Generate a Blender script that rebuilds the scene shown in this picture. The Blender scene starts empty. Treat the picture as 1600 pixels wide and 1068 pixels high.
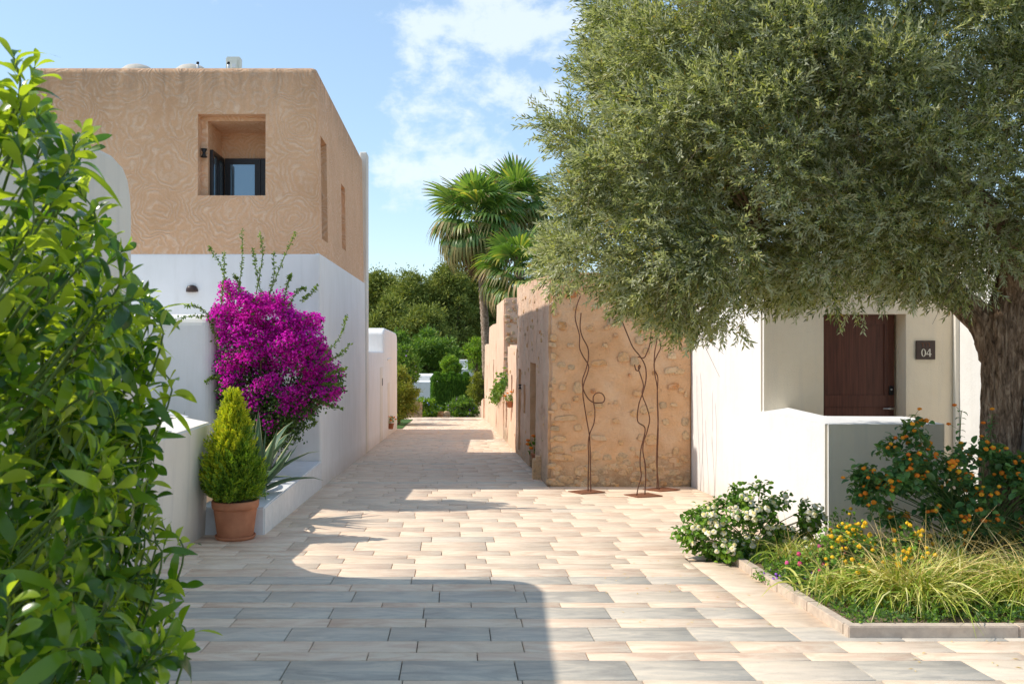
import bpy, bmesh, math, random
import numpy as np
from mathutils import Vector, Matrix, noise
random.seed(7); rng = np.random.default_rng(7)
sc = bpy.context.scene
COL = sc.collection
R = math.radians
F = 1400.0 / 1600.0        # focal length over picture width
EYE = 1.7
SL = 0.0479                # the lane falls gently away from the camera
def G(y): return -SL * y
# ------------------------------------------------------------------ camera, sky, sun
cam = bpy.data.cameras.new('camera'); co = bpy.data.objects.new('camera', cam); COL.objects.link(co)
co.location = (0, 0, EYE); co.rotation_euler = (R(90), 0, 0)
cam.sensor_width = 36; cam.lens = 36 * F; cam.shift_x = 91 / 1600.0; cam.clip_end = 3000; cam.clip_start = 0.05
cam.dof.use_dof = True; cam.dof.focus_distance = 11; cam.dof.aperture_fstop = 7.1
sc.camera = co
SUN_DIR = Vector((-1.0, 0.035, 1.0)).normalized()      # towards the sun
world = bpy.data.worlds.new('World'); sc.world = world; world.use_nodes = True
wn = world.node_tree.nodes; wl = world.node_tree.links; wn.clear()
def N(nt, t, **kw):
    n = nt.nodes.new(t)
    for k, v in kw.items():
        if k.startswith('_'): setattr(n, k[1:], v)
        else: n.inputs[k].default_value = v
    return n
wt = world.node_tree
sky = wt.nodes.new('ShaderNodeTexSky'); sky.sky_type = 'NISHITA'; sky.sun_disc = False
sky.sun_elevation = R(45); sky.sun_rotation = R(-88); sky.altitude = 0; sky.air_density = 1.0; sky.dust_density = 0.5; sky.ozone_density = 1.6
tc = wt.nodes.new('ShaderNodeTexCoord')
def vmath(nt, op, a, b=None, s=None):
    n = nt.nodes.new('ShaderNodeVectorMath'); n.operation = op
    for i, v in enumerate((a, b)):
        if v is None: continue
        if isinstance(v, (tuple, list)): n.inputs[i].default_value = v
        else: nt.links.new(v, n.inputs[i])
    if s is not None: n.inputs['Scale'].default_value = s
    return n
def smath(nt, op, a, b=None, c=None, clamp=False):
    n = nt.nodes.new('ShaderNodeMath'); n.operation = op; n.use_clamp = clamp
    for i, v in enumerate((a, b, c)):
        if v is None: continue
        if isinstance(v, (int, float)): n.inputs[i].default_value = v
        else: nt.links.new(v, n.inputs[i])
    return n.outputs[0]
cm = wt.nodes.new('ShaderNodeMapping'); cm.inputs['Scale'].default_value = (1, 1, 1.5)
wl.new(tc.outputs['Generated'], cm.inputs['Vector'])
cn = N(wt, 'ShaderNodeTexNoise', Scale=13.0, Detail=12.0, Roughness=0.62, Distortion=0.15)
wl.new(cm.outputs[0], cn.inputs['Vector'])
fld = None
# banks of cloud: one over the lane, others elsewhere in the sky
for (d, r, w) in (((0.06, 1, 0.345), 0.12, 1.0), ((-0.03, 1, 0.355), 0.06, 0.8), ((0.06, 1, 0.27), 0.07, 0.8), ((0.02, 1, 0.21), 0.10, 0.9), ((-0.04, 1, 0.18), 0.07, 0.75), ((0.0, 1, 0.09), 0.08, 0.3),
                  ((0.9, 0.8, 0.5), 0.4, .7), ((-1, -0.6, 0.4), 0.5, .7), ((0.5, -1, 0.6), 0.5, .8), ((0, 0.2, 1), 0.3, .6)):
    dv = Vector(d).normalized()
    dist = vmath(wt, 'DISTANCE', tc.outputs['Generated'], tuple(dv)).outputs['Value']
    g = smath(wt, 'MULTIPLY', smath(wt, 'EXPONENT', smath(wt, 'MULTIPLY', smath(wt, 'POWER', smath(wt, 'DIVIDE', dist, r), 2.0), -1.2)), w)
    fld = g if fld is None else smath(wt, 'MAXIMUM', fld, g)
cv = smath(wt, 'ADD', cn.outputs['Fac'], smath(wt, 'MULTIPLY', fld, 0.36))
mr = wt.nodes.new('ShaderNodeMapRange'); mr.interpolation_type = 'SMOOTHSTEP'
mr.inputs['From Min'].default_value = 0.66; mr.inputs['From Max'].default_value = 0.86; mr.inputs['To Max'].default_value = 0.7
wl.new(cv, mr.inputs['Value'])
mixc = wt.nodes.new('ShaderNodeMix'); mixc.data_type = 'RGBA'
hz = N(wt, 'ShaderNodeMix', _data_type='RGBA'); hz.inputs['B'].default_value = (1.4, 2.0, 2.55, 1); hz.inputs['Factor'].default_value = 0.5
wl.new(sky.outputs[0], hz.inputs['A'])
wl.new(mr.outputs[0], mixc.inputs['Factor']); wl.new(hz.outputs['Result'], mixc.inputs['A']); mixc.inputs['B'].default_value = (3.5, 3.85, 4.25, 1)
bg = wt.nodes.new('ShaderNodeBackground'); bg.inputs['Strength'].default_value = 0.15
wo = wt.nodes.new('ShaderNodeOutputWorld'); wl.new(mixc.outputs['Result'], bg.inputs['Color']); wl.new(bg.outputs[0], wo.inputs['Surface'])
sun = bpy.data.lights.new('sun', 'SUN'); sun.energy = 2.45; sun.angle = R(0.55); sun.color = (1.0, 0.93, 0.83)
so = bpy.data.objects.new('sun', sun); COL.objects.link(so); so.rotation_euler = SUN_DIR.to_track_quat('Z', 'Y').to_euler(); so.location = (-20, 0, 30)
vs = sc.view_settings; vs.view_transform = 'Standard'; vs.look = 'None'; vs.gamma = 1; vs.exposure = 0.93; vs.use_curve_mapping = False
sc.cycles.max_bounces = 8; sc.cycles.diffuse_bounces = 5; sc.cycles.transparent_max_bounces = 6

# ------------------------------------------------------------------ materials
def newmat(name):
    m = bpy.data.materials.new(name); m.use_nodes = True; nt = m.node_tree
    b = nt.nodes['Principled BSDF']; return m, nt, b
def setc(b, rough=0.7, spec=0.3, metal=0.0):
    b.inputs['Roughness'].default_value = rough; b.inputs['Specular IOR Level'].default_value = spec; b.inputs['Metallic'].default_value = metal
def L(nt, a, b): nt.links.new(a, b)
def ramp(nt, fac, stops):
    r = nt.nodes.new('ShaderNodeValToRGB'); e = r.color_ramp.elements
    while len(e) < len(stops): e.new(0.5)
    for i, (p, c) in enumerate(stops):
        e[i].position = p; e[i].color = (*c, 1)
    L(nt, fac, r.inputs['Fac']); return r.outputs['Color']
def mixrgb(nt, fac, a, b, mode='MIX'):
    n = nt.nodes.new('ShaderNodeMix'); n.data_type = 'RGBA'; n.blend_type = mode
    if isinstance(fac, (int, float)): n.inputs['Factor'].default_value = fac
    else: L(nt, fac, n.inputs['Factor'])
    for k, v in (('A', a), ('B', b)):
        if isinstance(v, tuple): n.inputs[k].default_value = (*v, 1)
        else: L(nt, v, n.inputs[k])
    return n.outputs['Result']
def geo_pos(nt):
    return nt.nodes.new('ShaderNodeNewGeometry').outputs['Position']
def noise_tex(nt, vec, scale, detail=5, rough=0.55, dist=0.0, mapping=None):
    if mapping:
        mp = nt.nodes.new('ShaderNodeMapping'); mp.inputs['Scale'].default_value = mapping; L(nt, vec, mp.inputs['Vector']); vec = mp.outputs[0]
    n = N(nt, 'ShaderNodeTexNoise', Scale=scale, Detail=detail, Roughness=rough, Distortion=dist); L(nt, vec, n.inputs['Vector']); return n.outputs['Fac']
def bump(nt, b, h, strength, dist=0.01, prev=None):
    n = nt.nodes.new('ShaderNodeBump'); n.inputs['Strength'].default_value = strength; n.inputs['Distance'].default_value = dist
    L(nt, h, n.inputs['Height'])
    if prev is not None: L(nt, prev, n.inputs['Normal'])
    L(nt, n.outputs[0], b.inputs['Normal']); return n.outputs[0]
def plaster(name, c1, c2, fine=60, bmp=0.5, stain=None, streak=True, rough=0.85, dist=0.006):
    m, nt, b = newmat(name); setc(b, rough, 0.2); p = geo_pos(nt)
    f = noise_tex(nt, p, 1.3, 6, 0.6)
    c = ramp(nt, f, [(0.35, c1), (0.65, c2)])
    if streak:
        s = noise_tex(nt, p, 2.0, 5, 0.6, 0.2, mapping=(3, 3, 0.35))
        c = mixrgb(nt, smath(nt, 'MULTIPLY', smath(nt, 'SUBTRACT', s, 0.48, clamp=True), 1.5, clamp=True), c, stain or tuple(x * 0.75 for x in c1))
    sp = nt.nodes.new('ShaderNodeSeparateXYZ'); L(nt, p, sp.inputs[0])
    hg = smath(nt, 'ADD', sp.outputs['Z'], smath(nt, 'MULTIPLY', sp.outputs['Y'], SL))
    fo = nt.nodes.new('ShaderNodeMapRange'); fo.inputs['From Min'].default_value = 0.34; fo.inputs['From Max'].default_value = 0.0; L(nt, hg, fo.inputs['Value'])
    c = mixrgb(nt, smath(nt, 'MULTIPLY', smath(nt, 'MULTIPLY', fo.outputs[0], noise_tex(nt, p, 6, 6, 0.7)), 0.75, clamp=True), c, (0.50, 0.40, 0.30))
    L(nt, c, b.inputs['Base Color'])
    h = smath(nt, 'ADD', noise_tex(nt, p, fine, 4, 0.6), smath(nt, 'MULTIPLY', noise_tex(nt, p, 7, 3, 0.5), 1.4))
    bump(nt, b, h, bmp, dist); return m
M = {}
M['white'] = plaster('white_plaster', (0.79, 0.775, 0.745), (0.835, 0.82, 0.80), 55, 0.35, stain=(0.66, 0.64, 0.60))
M['white_paint'] = plaster('white_limewash', (0.71, 0.70, 0.675), (0.75, 0.74, 0.72), 55, 0.6, stain=(0.60, 0.58, 0.54), dist=0.008)
M['cream'] = plaster('bounce_warmed_cream', (0.82, 0.70, 0.53), (0.86, 0.755, 0.59), 70, 0.7, stain=(0.58, 0.54, 0.47), dist=0.008)  # cream paint, its colour warmed to stand in for bounced light in shade
M['grey_white'] = plaster('greyish_plaster', (0.75, 0.70, 0.61), (0.80, 0.75, 0.66), 60, 0.5, stain=(0.52, 0.5, 0.46))
def brown_plaster():
    m, nt, b = newmat('brown_trowelled_plaster'); setc(b, 0.85, 0.2); p = geo_pos(nt)
    wob = N(nt, 'ShaderNodeTexNoise', Scale=1.6, Detail=3.0); L(nt, p, wob.inputs['Vector'])
    wv = vmath(nt, 'SCALE', wob.outputs['Color'], s=0.7); pv = vmath(nt, 'ADD', p, wv.outputs[0])
    vo = N(nt, 'ShaderNodeTexVoronoi', Scale=1.15); L(nt, pv.outputs[0], vo.inputs['Vector'])
    brk = noise_tex(nt, p, 4.5, 3, 0.55)
    ph = smath(nt, 'ADD', smath(nt, 'MULTIPLY', vo.outputs['Distance'], 40.0), smath(nt, 'MULTIPLY', brk, 4.5))
    arcs = smath(nt, 'POWER', smath(nt, 'ABSOLUTE', smath(nt, 'SINE', ph)), 2.5)
    mask = smath(nt, 'MULTIPLY', smath(nt, 'SUBTRACT', noise_tex(nt, pv.outputs[0], 7, 6, 0.75), 0.345, clamp=True), 4.0, clamp=True)
    arcs = smath(nt, 'MULTIPLY', arcs, mask)
    c = ramp(nt, noise_tex(nt, p, 0.9, 6, 0.6), [(0.35, (0.66, 0.38, 0.21)), (0.68, (0.78, 0.47, 0.275))])
    c = mixrgb(nt, smath(nt, 'MULTIPLY', arcs, 0.55), c, (0.93, 0.71, 0.52))
    fine = noise_tex(nt, p, 45, 5, 0.65)
    c = mixrgb(nt, smath(nt, 'MULTIPLY', smath(nt, 'SUBTRACT', fine, 0.5, clamp=True), 1.6, clamp=True), c, (0.44, 0.25, 0.15))
    sp = nt.nodes.new('ShaderNodeSeparateXYZ'); L(nt, p, sp.inputs[0])
    topd = nt.nodes.new('ShaderNodeMapRange'); topd.inputs['From Min'].default_value = EYE + 3.7; topd.inputs['From Max'].default_value = EYE + 4.5; L(nt, sp.outputs['Z'], topd.inputs['Value'])
    gr = smath(nt, 'MULTIPLY', smath(nt, 'MULTIPLY', topd.outputs[0], smath(nt, 'SUBTRACT', noise_tex(nt, p, 3.0, 6, 0.7, 0.3, mapping=(2.2, 2.2, 0.4)), 0.36, clamp=True)), 1.9, clamp=True)
    c = mixrgb(nt, gr, c, (0.22, 0.15, 0.11))
    L(nt, c, b.inputs['Base Color'])
    h = smath(nt, 'ADD', smath(nt, 'MULTIPLY', arcs, 0.8), smath(nt, 'MULTIPLY', fine, 0.7))
    bump(nt, b, h, 0.9, 0.014); return m
M['brown'] = brown_plaster()
def rubble_plaster(name, c1, c2, c3, vertical=False):
    m, nt, b = newmat(name); setc(b, 0.9, 0.15); p = geo_pos(nt)
    c = ramp(nt, noise_tex(nt, p, 1.6, 7, 0.65, 0.4), [(0.3, c1), (0.5, c2), (0.72, c3)])
    c = mixrgb(nt, smath(nt, 'MULTIPLY', smath(nt, 'SUBTRACT', noise_tex(nt, p, 0.8, 4), 0.48, clamp=True), 2.0, clamp=True), c, (0.58, 0.46, 0.35))
    pit = noise_tex(nt, p, 16 if not vertical else 11, 6, 0.7, 0.5, mapping=(1, 1, 1.0 if not vertical else 0.28))
    pm = smath(nt, 'MULTIPLY', smath(nt, 'SUBTRACT', pit, 0.565 if vertical else 0.645, clamp=True), 7.0, clamp=True)
    c = mixrgb(nt, smath(nt, 'MULTIPLY', pm, 0.6), c, (0.25, 0.14, 0.075))
    sp = nt.nodes.new('ShaderNodeSeparateXYZ'); L(nt, p, sp.inputs[0])
    # damp weathered rubble near the foot of the wall
    hgt = smath(nt, 'ADD', sp.outputs['Z'], smath(nt, 'MULTIPLY', sp.outputs['Y'], SL))
    ft = nt.nodes.new('ShaderNodeMapRange'); ft.inputs['From Min'].default_value = 0.62; ft.inputs['From Max'].default_value = 0.12; L(nt, hgt, ft.inputs['Value'])
    fm = smath(nt, 'MULTIPLY', smath(nt, 'ADD', ft.outputs[0], smath(nt, 'MULTIPLY', smath(nt, 'SUBTRACT', noise_tex(nt, p, 3.5, 6, 0.65), 0.5), 2.2)), smath(nt, 'GREATER_THAN', ft.outputs[0], 0.001), clamp=True)
    mot = ramp(nt, noise_tex(nt, p, 14, 6, 0.75), [(0.36, (0.09, 0.07, 0.05)), (0.5, (0.32, 0.245, 0.16)), (0.66, (0.50, 0.42, 0.30))])
    c = mixrgb(nt, smath(nt, 'MULTIPLY', fm, 0.62), c, mot)
    L(nt, c, b.inputs['Base Color'])
    h = smath(nt, 'SUBTRACT', smath(nt, 'ADD', noise_tex(nt, p, 30, 6, 0.7), smath(nt, 'MULTIPLY', noise_tex(nt, p, 5, 4), 2.5)), smath(nt, 'MULTIPLY', pm, 1.6))
    bump(nt, b, h, 1.0, 0.02); return m
M['ochre'] = rubble_plaster('ochre_rubble_plaster', (0.60, 0.345, 0.175), (0.71, 0.43, 0.235), (0.79, 0.54, 0.33))
M['pink'] = rubble_plaster('pink_rubble_plaster', (0.62, 0.40, 0.27), (0.70, 0.48, 0.335), (0.77, 0.57, 0.42), vertical=True)
M['pink_smooth'] = plaster('pink_lime_plaster', (0.68, 0.46, 0.32), (0.75, 0.53, 0.38), 40, 0.8, stain=(0.46, 0.30, 0.20))
def stone_mat(name, stops, bscale=25, bs=0.8):
    m, nt, b = newmat(name); setc(b, 0.85, 0.2); p = geo_pos(nt)
    oi = nt.nodes.new('ShaderNodeObjectInfo')
    rnd = smath(nt, 'FRACT', smath(nt, 'ADD', oi.outputs['Random'], nt.nodes.new('ShaderNodeNewGeometry').outputs['Random Per Island']))
    c = ramp(nt, rnd, stops)
    n1 = noise_tex(nt, p, bscale, 6, 0.7)
    c = mixrgb(nt, smath(nt, 'MULTIPLY', smath(nt, 'SUBTRACT', n1, 0.47, clamp=True), 4.0, clamp=True), c, (0.27, 0.185, 0.11))
    c = mixrgb(nt, smath(nt, 'MULTIPLY', smath(nt, 'SUBTRACT', noise_tex(nt, p, 9, 5, 0.7), 0.46, clamp=True), 5.0, clamp=True), c, (0.64, 0.43, 0.27))
    L(nt, c, b.inputs['Base Color']); bump(nt, b, n1, bs, 0.015); return m
M['stone'] = stone_mat('embedded_stone', [(0.0, (0.56, 0.36, 0.19)), (0.3, (0.68, 0.45, 0.24)), (0.5, (0.66, 0.36, 0.15)), (0.7, (0.62, 0.46, 0.28)), (0.92, (0.46, 0.33, 0.20)), (1.0, (0.74, 0.56, 0.35))])
M['stone_red'] = stone_mat('red_stone', [(0.0, (0.52, 0.19, 0.06)), (0.5, (0.55, 0.26, 0.09)), (1.0, (0.5, 0.3, 0.13))])
def paving_mat(name, a, bcol, ccol):
    m, nt, b = newmat(name); setc(b, 0.62, 0.3); p = geo_pos(nt)
    oi = nt.nodes.new('ShaderNodeObjectInfo'); ge = nt.nodes.new('ShaderNodeNewGeometry')
    rnd = smath(nt, 'FRACT', smath(nt, 'ADD', oi.outputs['Random'], ge.outputs['Random Per Island']))
    off = nt.nodes.new('ShaderNodeCombineXYZ'); L(nt, smath(nt, 'MULTIPLY', rnd, 37.0), off.inputs[2]); L(nt, smath(nt, 'MULTIPLY', rnd, 11.0), off.inputs[0])
    pv = vmath(nt, 'ADD', p, off.outputs[0]).outputs[0]
    n1 = noise_tex(nt, pv, 3.2, 8, 0.65, 1.2, mapping=(0.7, 2.4, 1))
    c = ramp(nt, n1, [(0.37, a), (0.5, bcol), (0.64, ccol)])
    c = mixrgb(nt, smath(nt, 'MULTIPLY', rnd, 0.55), c, mixrgb(nt, 0.45, c, (0.60, 0.50, 0.40)))
    vv = smath(nt, 'ADD', 0.94, smath(nt, 'MULTIPLY', rnd, 0.1))
    hs = nt.nodes.new('ShaderNodeHueSaturation'); L(nt, vv, hs.inputs['Value']); L(nt, c, hs.inputs['Color'])
    n2 = noise_tex(nt, p, 1.1, 6, 0.7)
    c = mixrgb(nt, smath(nt, 'MULTIPLY', smath(nt, 'SUBTRACT', n2, 0.52, clamp=True), 1.5, clamp=True), hs.outputs[0], (0.40, 0.33, 0.26))
    spk = noise_tex(nt, p, 120, 2, 0.5)
    c = mixrgb(nt, smath(nt, 'MULTIPLY', smath(nt, 'SUBTRACT', spk, 0.66, clamp=True), 5.0, clamp=True), c, (0.2, 0.16, 0.12))
    L(nt, c, b.inputs['Base Color'])
    L(nt, smath(nt, 'ADD', 0.45, smath(nt, 'MULTIPLY', n1, 0.4)), b.inputs['Roughness'])
    bump(nt, b, smath(nt, 'ADD', noise_tex(nt, p, 60, 5, 0.65), smath(nt, 'MULTIPLY', noise_tex(nt, p, 8, 4), 1.5)), 0.35, 0.006); return m
PAV = [paving_mat('grey_stone', (0.41, 0.37, 0.315), (0.52, 0.47, 0.39), (0.65, 0.565, 0.45)),
       paving_mat('rose_stone', (0.67, 0.46, 0.325), (0.77, 0.58, 0.42), (0.84, 0.69, 0.52)),
       paving_mat('cream_stone', (0.67, 0.51, 0.37), (0.77, 0.60, 0.44), (0.83, 0.68, 0.515))]
PAV.append(paving_mat('pale_grey_stone', (0.57, 0.485, 0.38), (0.68, 0.575, 0.45), (0.76, 0.64, 0.49)))
def simple(name, c, rough=0.7, spec=0.3, metal=0.0, nscale=20, var=0.25, bs=0.3, c2=None):
    m, nt, b = newmat(name); setc(b, rough, spec, metal)
    tcn = nt.nodes.new('ShaderNodeTexCoord'); p = geo_pos(nt)
    f = noise_tex(nt, p, nscale, 5, 0.6)
    c2 = c2 or tuple(x * (1 - var) for x in c)
    L(nt, ramp(nt, f, [(0.35, c2), (0.65, c)]), b.inputs['Base Color'])
    if bs: bump(nt, b, f, bs, 0.006)
    return m
M['mortar'] = simple('dark_joint', (0.20, 0.165, 0.13), 0.9)
M['earth'] = simple('earth', (0.16, 0.115, 0.075), 0.95, nscale=8, bs=0.8)
M['soil'] = simple('soil', (0.26, 0.185, 0.12), 0.95, nscale=30, bs=0.8)
M['terracotta'] = simple('terracotta', (0.50, 0.21, 0.11), 0.75, 0.25, nscale=6, c2=(0.40, 0.155, 0.08), bs=0.15)
M['corten'] = simple('rusted_steel', (0.23, 0.095, 0.05), 0.8, 0.2, nscale=25, var=0.35)
M['rust_rod'] = simple('rusted_rod', (0.13, 0.055, 0.03), 0.75, 0.25, nscale=40, var=0.4)
M['black'] = simple('black_metal', (0.012, 0.011, 0.011), 0.45, 0.4, var=0.3, bs=0)
M['frame'] = simple('dark_frame', (0.022, 0.014, 0.013), 0.4, 0.4, var=0.3, bs=0)
M['steel'] = simple('brushed_steel', (0.62, 0.6, 0.57), 0.3, 0.5, 1.0, var=0.1, bs=0)
M['plaque'] = simple('brown_plaque', (0.055, 0.03, 0.022), 0.4, 0.4, var=0.2, bs=0.05)
M['ivory'] = simple('ivory_paint', (0.78, 0.72, 0.62), 0.6, bs=0, var=0.05)
M['plastic'] = simple('cream_plastic', (0.72, 0.71, 0.62), 0.45, 0.4, var=0.06, bs=0)
M['dome'] = simple('dome_plaster', (0.55, 0.5, 0.42), 0.7, var=0.15)
M['kerbstone'] = simple('pink_grey_kerb', (0.62, 0.51, 0.40), 0.8, nscale=12, c2=(0.47, 0.38, 0.30), bs=0.5)
M['copings'] = simple('white_coping', (0.76, 0.76, 0.75), 0.8, nscale=9, var=0.1, bs=0.3)
M['roof'] = simple('pale_roof', (0.62, 0.56, 0.48), 0.9, nscale=4)
M['lawn'] = simple('lawn', (0.07, 0.15, 0.025), 0.9, nscale=40, var=0.5, bs=1.0)
M['terrain'] = simple('dry_ground', (0.17, 0.14, 0.085), 0.95, nscale=0.6, c2=(0.09, 0.10, 0.045), bs=0.6)
def glass_mat():
    m, nt, b = newmat('dark_window_glass'); setc(b, 0.03, 0.9); b.inputs['Base Color'].default_value = (0.012, 0.016, 0.02, 1)
    b.inputs['Metallic'].default_value = 0.55; b.inputs['Base Color'].default_value = (0.22, 0.3, 0.36, 1); return m
M['glass'] = glass_mat()
def wood_mat():
    m, nt, b = newmat('dark_red_wood'); setc(b, 0.42, 0.35); p = geo_pos(nt)
    g = noise_tex(nt, p, 3.0, 7, 0.65, 0.3, mapping=(14, 14, 0.5))
    c = ramp(nt, g, [(0.3, (0.065, 0.021, 0.012)), (0.55, (0.12, 0.040, 0.024)), (0.75, (0.17, 0.058, 0.034))])
    big = noise_tex(nt, p, 1.2, 3)
    c = mixrgb(nt, smath(nt, 'MULTIPLY', smath(nt, 'SUBTRACT', big, 0.45, clamp=True), 1.2, clamp=True), c, (0.15, 0.06, 0.04))
    L(nt, c, b.inputs['Base Color']); bump(nt, b, g, 0.25, 0.003); return m
M['wood'] = wood_mat()
def bark_mat(name, c1, c2, c3, sc_=6, zs=0.3, bs=1.0):
    m, nt, b = newmat(name); setc(b, 0.9, 0.15); p = geo_pos(nt)
    g = noise_tex(nt, p, sc_, 8, 0.7, 0.8, mapping=(2, 2, zs * 2))
    L(nt, ramp(nt, g, [(0.32, c1), (0.5, c2), (0.68, c3)]), b.inputs['Base Color'])
    bump(nt, b, smath(nt, 'ADD', g, smath(nt, 'MULTIPLY', noise_tex(nt, p, 40, 5, 0.7, mapping=(1, 1, 0.4)), 0.4)), bs, 0.04); return m
M['olive_bark'] = bark_mat('olive_bark', (0.05, 0.03, 0.018), (0.28, 0.18, 0.115), (0.58, 0.42, 0.29), 11)
M['grey_wood'] = bark_mat('bare_grey_wood', (0.20, 0.155, 0.12), (0.38, 0.31, 0.25), (0.52, 0.45, 0.37), 5, 0.12, 0.5)
M['palm_bark'] = bark_mat('palm_bark', (0.10, 0.06, 0.04), (0.32, 0.23, 0.165), (0.60, 0.49, 0.39), 4, 1.0)
M['pine_bark'] = bark_mat('pine_bark', (0.06, 0.045, 0.035), (0.13, 0.10, 0.08), (0.22, 0.18, 0.14), 1.5)
M['twig'] = simple('twig_bark', (0.16, 0.12, 0.07), 0.8, bs=0)
M['green_stem'] = simple('green_stem', (0.14, 0.20, 0.05), 0.6, bs=0)
def leaf_mat(name, stops, under=None, trans=0.3, rough=0.45, spec=0.35, tcol=None, objrand=False, vein=False):
    m, nt, b = newmat(name); setc(b, rough, spec); ge = nt.nodes.new('ShaderNodeNewGeometry')
    rnd = ge.outputs['Random Per Island']
    if objrand:
        oi = nt.nodes.new('ShaderNodeObjectInfo'); rnd = smath(nt, 'FRACT', smath(nt, 'ADD', oi.outputs['Random'], rnd))
    c = ramp(nt, rnd, stops)
    if under: c = mixrgb(nt, ge.outputs['Backfacing'], c, under)
    p = geo_pos(nt); n1 = noise_tex(nt, p, 3.0 if not vein else 25, 3)
    c = mixrgb(nt, smath(nt, 'MULTIPLY', smath(nt, 'SUBTRACT', n1, 0.45, clamp=True), 1.3, clamp=True), c, mixrgb(nt, 1.0, c, (1.25, 1.15, 0.8), 'MULTIPLY'))
    L(nt, c, b.inputs['Base Color'])
    tr = nt.nodes.new('ShaderNodeBsdfTranslucent')
    L(nt, mixrgb(nt, 1.0, c, tcol or (1.9, 2.1, 0.7), 'MULTIPLY'), tr.inputs['Color'])
    mx = nt.nodes.new('ShaderNodeMixShader'); mx.inputs[0].default_value = trans
    L(nt, b.outputs[0], mx.inputs[1]); L(nt, tr.outputs[0], mx.inputs[2]); L(nt, mx.outputs[0], nt.nodes['Material Output'].inputs['Surface'])
    return m
M['olive_leaf'] = leaf_mat('olive_leaf', [(0.0, (0.07, 0.10, 0.035)), (0.4, (0.18, 0.21, 0.07)), (0.75, (0.36, 0.38, 0.14)), (0.96, (0.54, 0.53, 0.23)), (0.99, (0.42, 0.28, 0.07))], under=(0.46, 0.47, 0.33), trans=0.34, rough=0.42, spec=0.4, tcol=(1.5, 1.6, 0.7))
M['laurel'] = leaf_mat('laurel_leaf', [(0.0, (0.03, 0.08, 0.014)), (0.4, (0.065, 0.15, 0.018)), (0.75, (0.15, 0.25, 0.024)), (1.0, (0.33, 0.41, 0.035))], under=(0.32, 0.37, 0.06), trans=0.45, rough=0.26, spec=0.55, tcol=(2.0, 2.2, 0.5), objrand=True, vein=True)
M['lantana_leaf'] = leaf_mat('lantana_leaf', [(0.0, (0.035, 0.10, 0.028)), (0.6, (0.085, 0.19, 0.05)), (1.0, (0.16, 0.29, 0.07))], under=(0.12, 0.2, 0.08), trans=0.25, rough=0.5)
M['lantana_leaf_light'] = leaf_mat('light_lantana_leaf', [(0.0, (0.07, 0.17, 0.02)), (0.6, (0.16, 0.30, 0.035)), (1.0, (0.28, 0.42, 0.05))], under=(0.1, 0.17, 0.06), trans=0.3, rough=0.5)
M['boug_leaf'] = leaf_mat('bougainvillea_leaf', [(0.0, (0.02, 0.05, 0.012)), (0.6, (0.05, 0.11, 0.02)), (1.0, (0.13, 0.2, 0.04))], trans=0.3)
M['boug_shoot'] = leaf_mat('young_shoot_leaf', [(0.0, (0.06, 0.12, 0.02)), (0.6, (0.12, 0.2, 0.03)), (1.0, (0.25, 0.3, 0.05))], trans=0.35)
M['bract'] = leaf_mat('magenta_bract', [(0.0, (0.38, 0.006, 0.30)), (0.35, (0.62, 0.012, 0.46)), (0.75, (0.80, 0.03, 0.60)), (1.0, (0.88, 0.10, 0.70))], trans=0.42, rough=0.6, spec=0.2, tcol=(1.4, 1.5, 1.4))
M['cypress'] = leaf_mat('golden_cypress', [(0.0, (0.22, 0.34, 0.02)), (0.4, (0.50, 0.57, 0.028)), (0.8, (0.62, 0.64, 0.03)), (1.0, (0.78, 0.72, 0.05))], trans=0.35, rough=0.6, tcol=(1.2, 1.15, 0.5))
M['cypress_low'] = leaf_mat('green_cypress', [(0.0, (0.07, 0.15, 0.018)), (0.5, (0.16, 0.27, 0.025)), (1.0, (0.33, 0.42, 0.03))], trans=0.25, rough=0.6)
M['agave'] = leaf_mat('agave_leaf', [(0.0, (0.07, 0.14, 0.08)), (1.0, (0.14, 0.22, 0.12))], trans=0.06, rough=0.5, objrand=True)
M['agave_edge'] = simple('agave_margin', (0.5, 0.47, 0.22), 0.6, bs=0)
M['pine'] = leaf_mat('pine_needles', [(0.0, (0.10, 0.145, 0.035)), (0.55, (0.22, 0.26, 0.06)), (1.0, (0.38, 0.40, 0.10))], trans=0.22, rough=0.6, spec=0.15, tcol=(1.5, 1.5, 0.7))
M['broad'] = leaf_mat('broad_leaf', [(0.0, (0.06, 0.13, 0.02)), (0.6, (0.13, 0.22, 0.035)), (1.0, (0.24, 0.34, 0.055))], trans=0.28, rough=0.55)
M['lime'] = leaf_mat('lime_leaf', [(0.0, (0.10, 0.19, 0.02)), (0.6, (0.18, 0.29, 0.035)), (1.0, (0.30, 0.38, 0.05))], trans=0.35, rough=0.55)
M['yellowish'] = leaf_mat('yellow_green_leaf', [(0.0, (0.12, 0.15, 0.02)), (0.6, (0.24, 0.26, 0.04)), (1.0, (0.36, 0.33, 0.06))], trans=0.3, rough=0.55)
M['hedge'] = leaf_mat('hedge_leaf', [(0.0, (0.04, 0.11, 0.015)), (0.6, (0.10, 0.21, 0.025)), (1.0, (0.18, 0.31, 0.04))], trans=0.25, rough=0.6)
M['palm_leaf'] = leaf_mat('palm_frond', [(0.0, (0.08, 0.15, 0.04)), (0.6, (0.14, 0.23, 0.06)), (0.9, (0.25, 0.33, 0.09)), (1.0, (0.5, 0.42, 0.10))], trans=0.3, rough=0.4, spec=0.4, objrand=True)
M['palm_tip'] = leaf_mat('drying_frond', [(0.0, (0.12, 0.17, 0.05)), (0.5, (0.25, 0.22, 0.08)), (1.0, (0.40, 0.27, 0.13))], trans=0.25, rough=0.6, objrand=True, tcol=(1.4, 1.3, 0.9))
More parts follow.
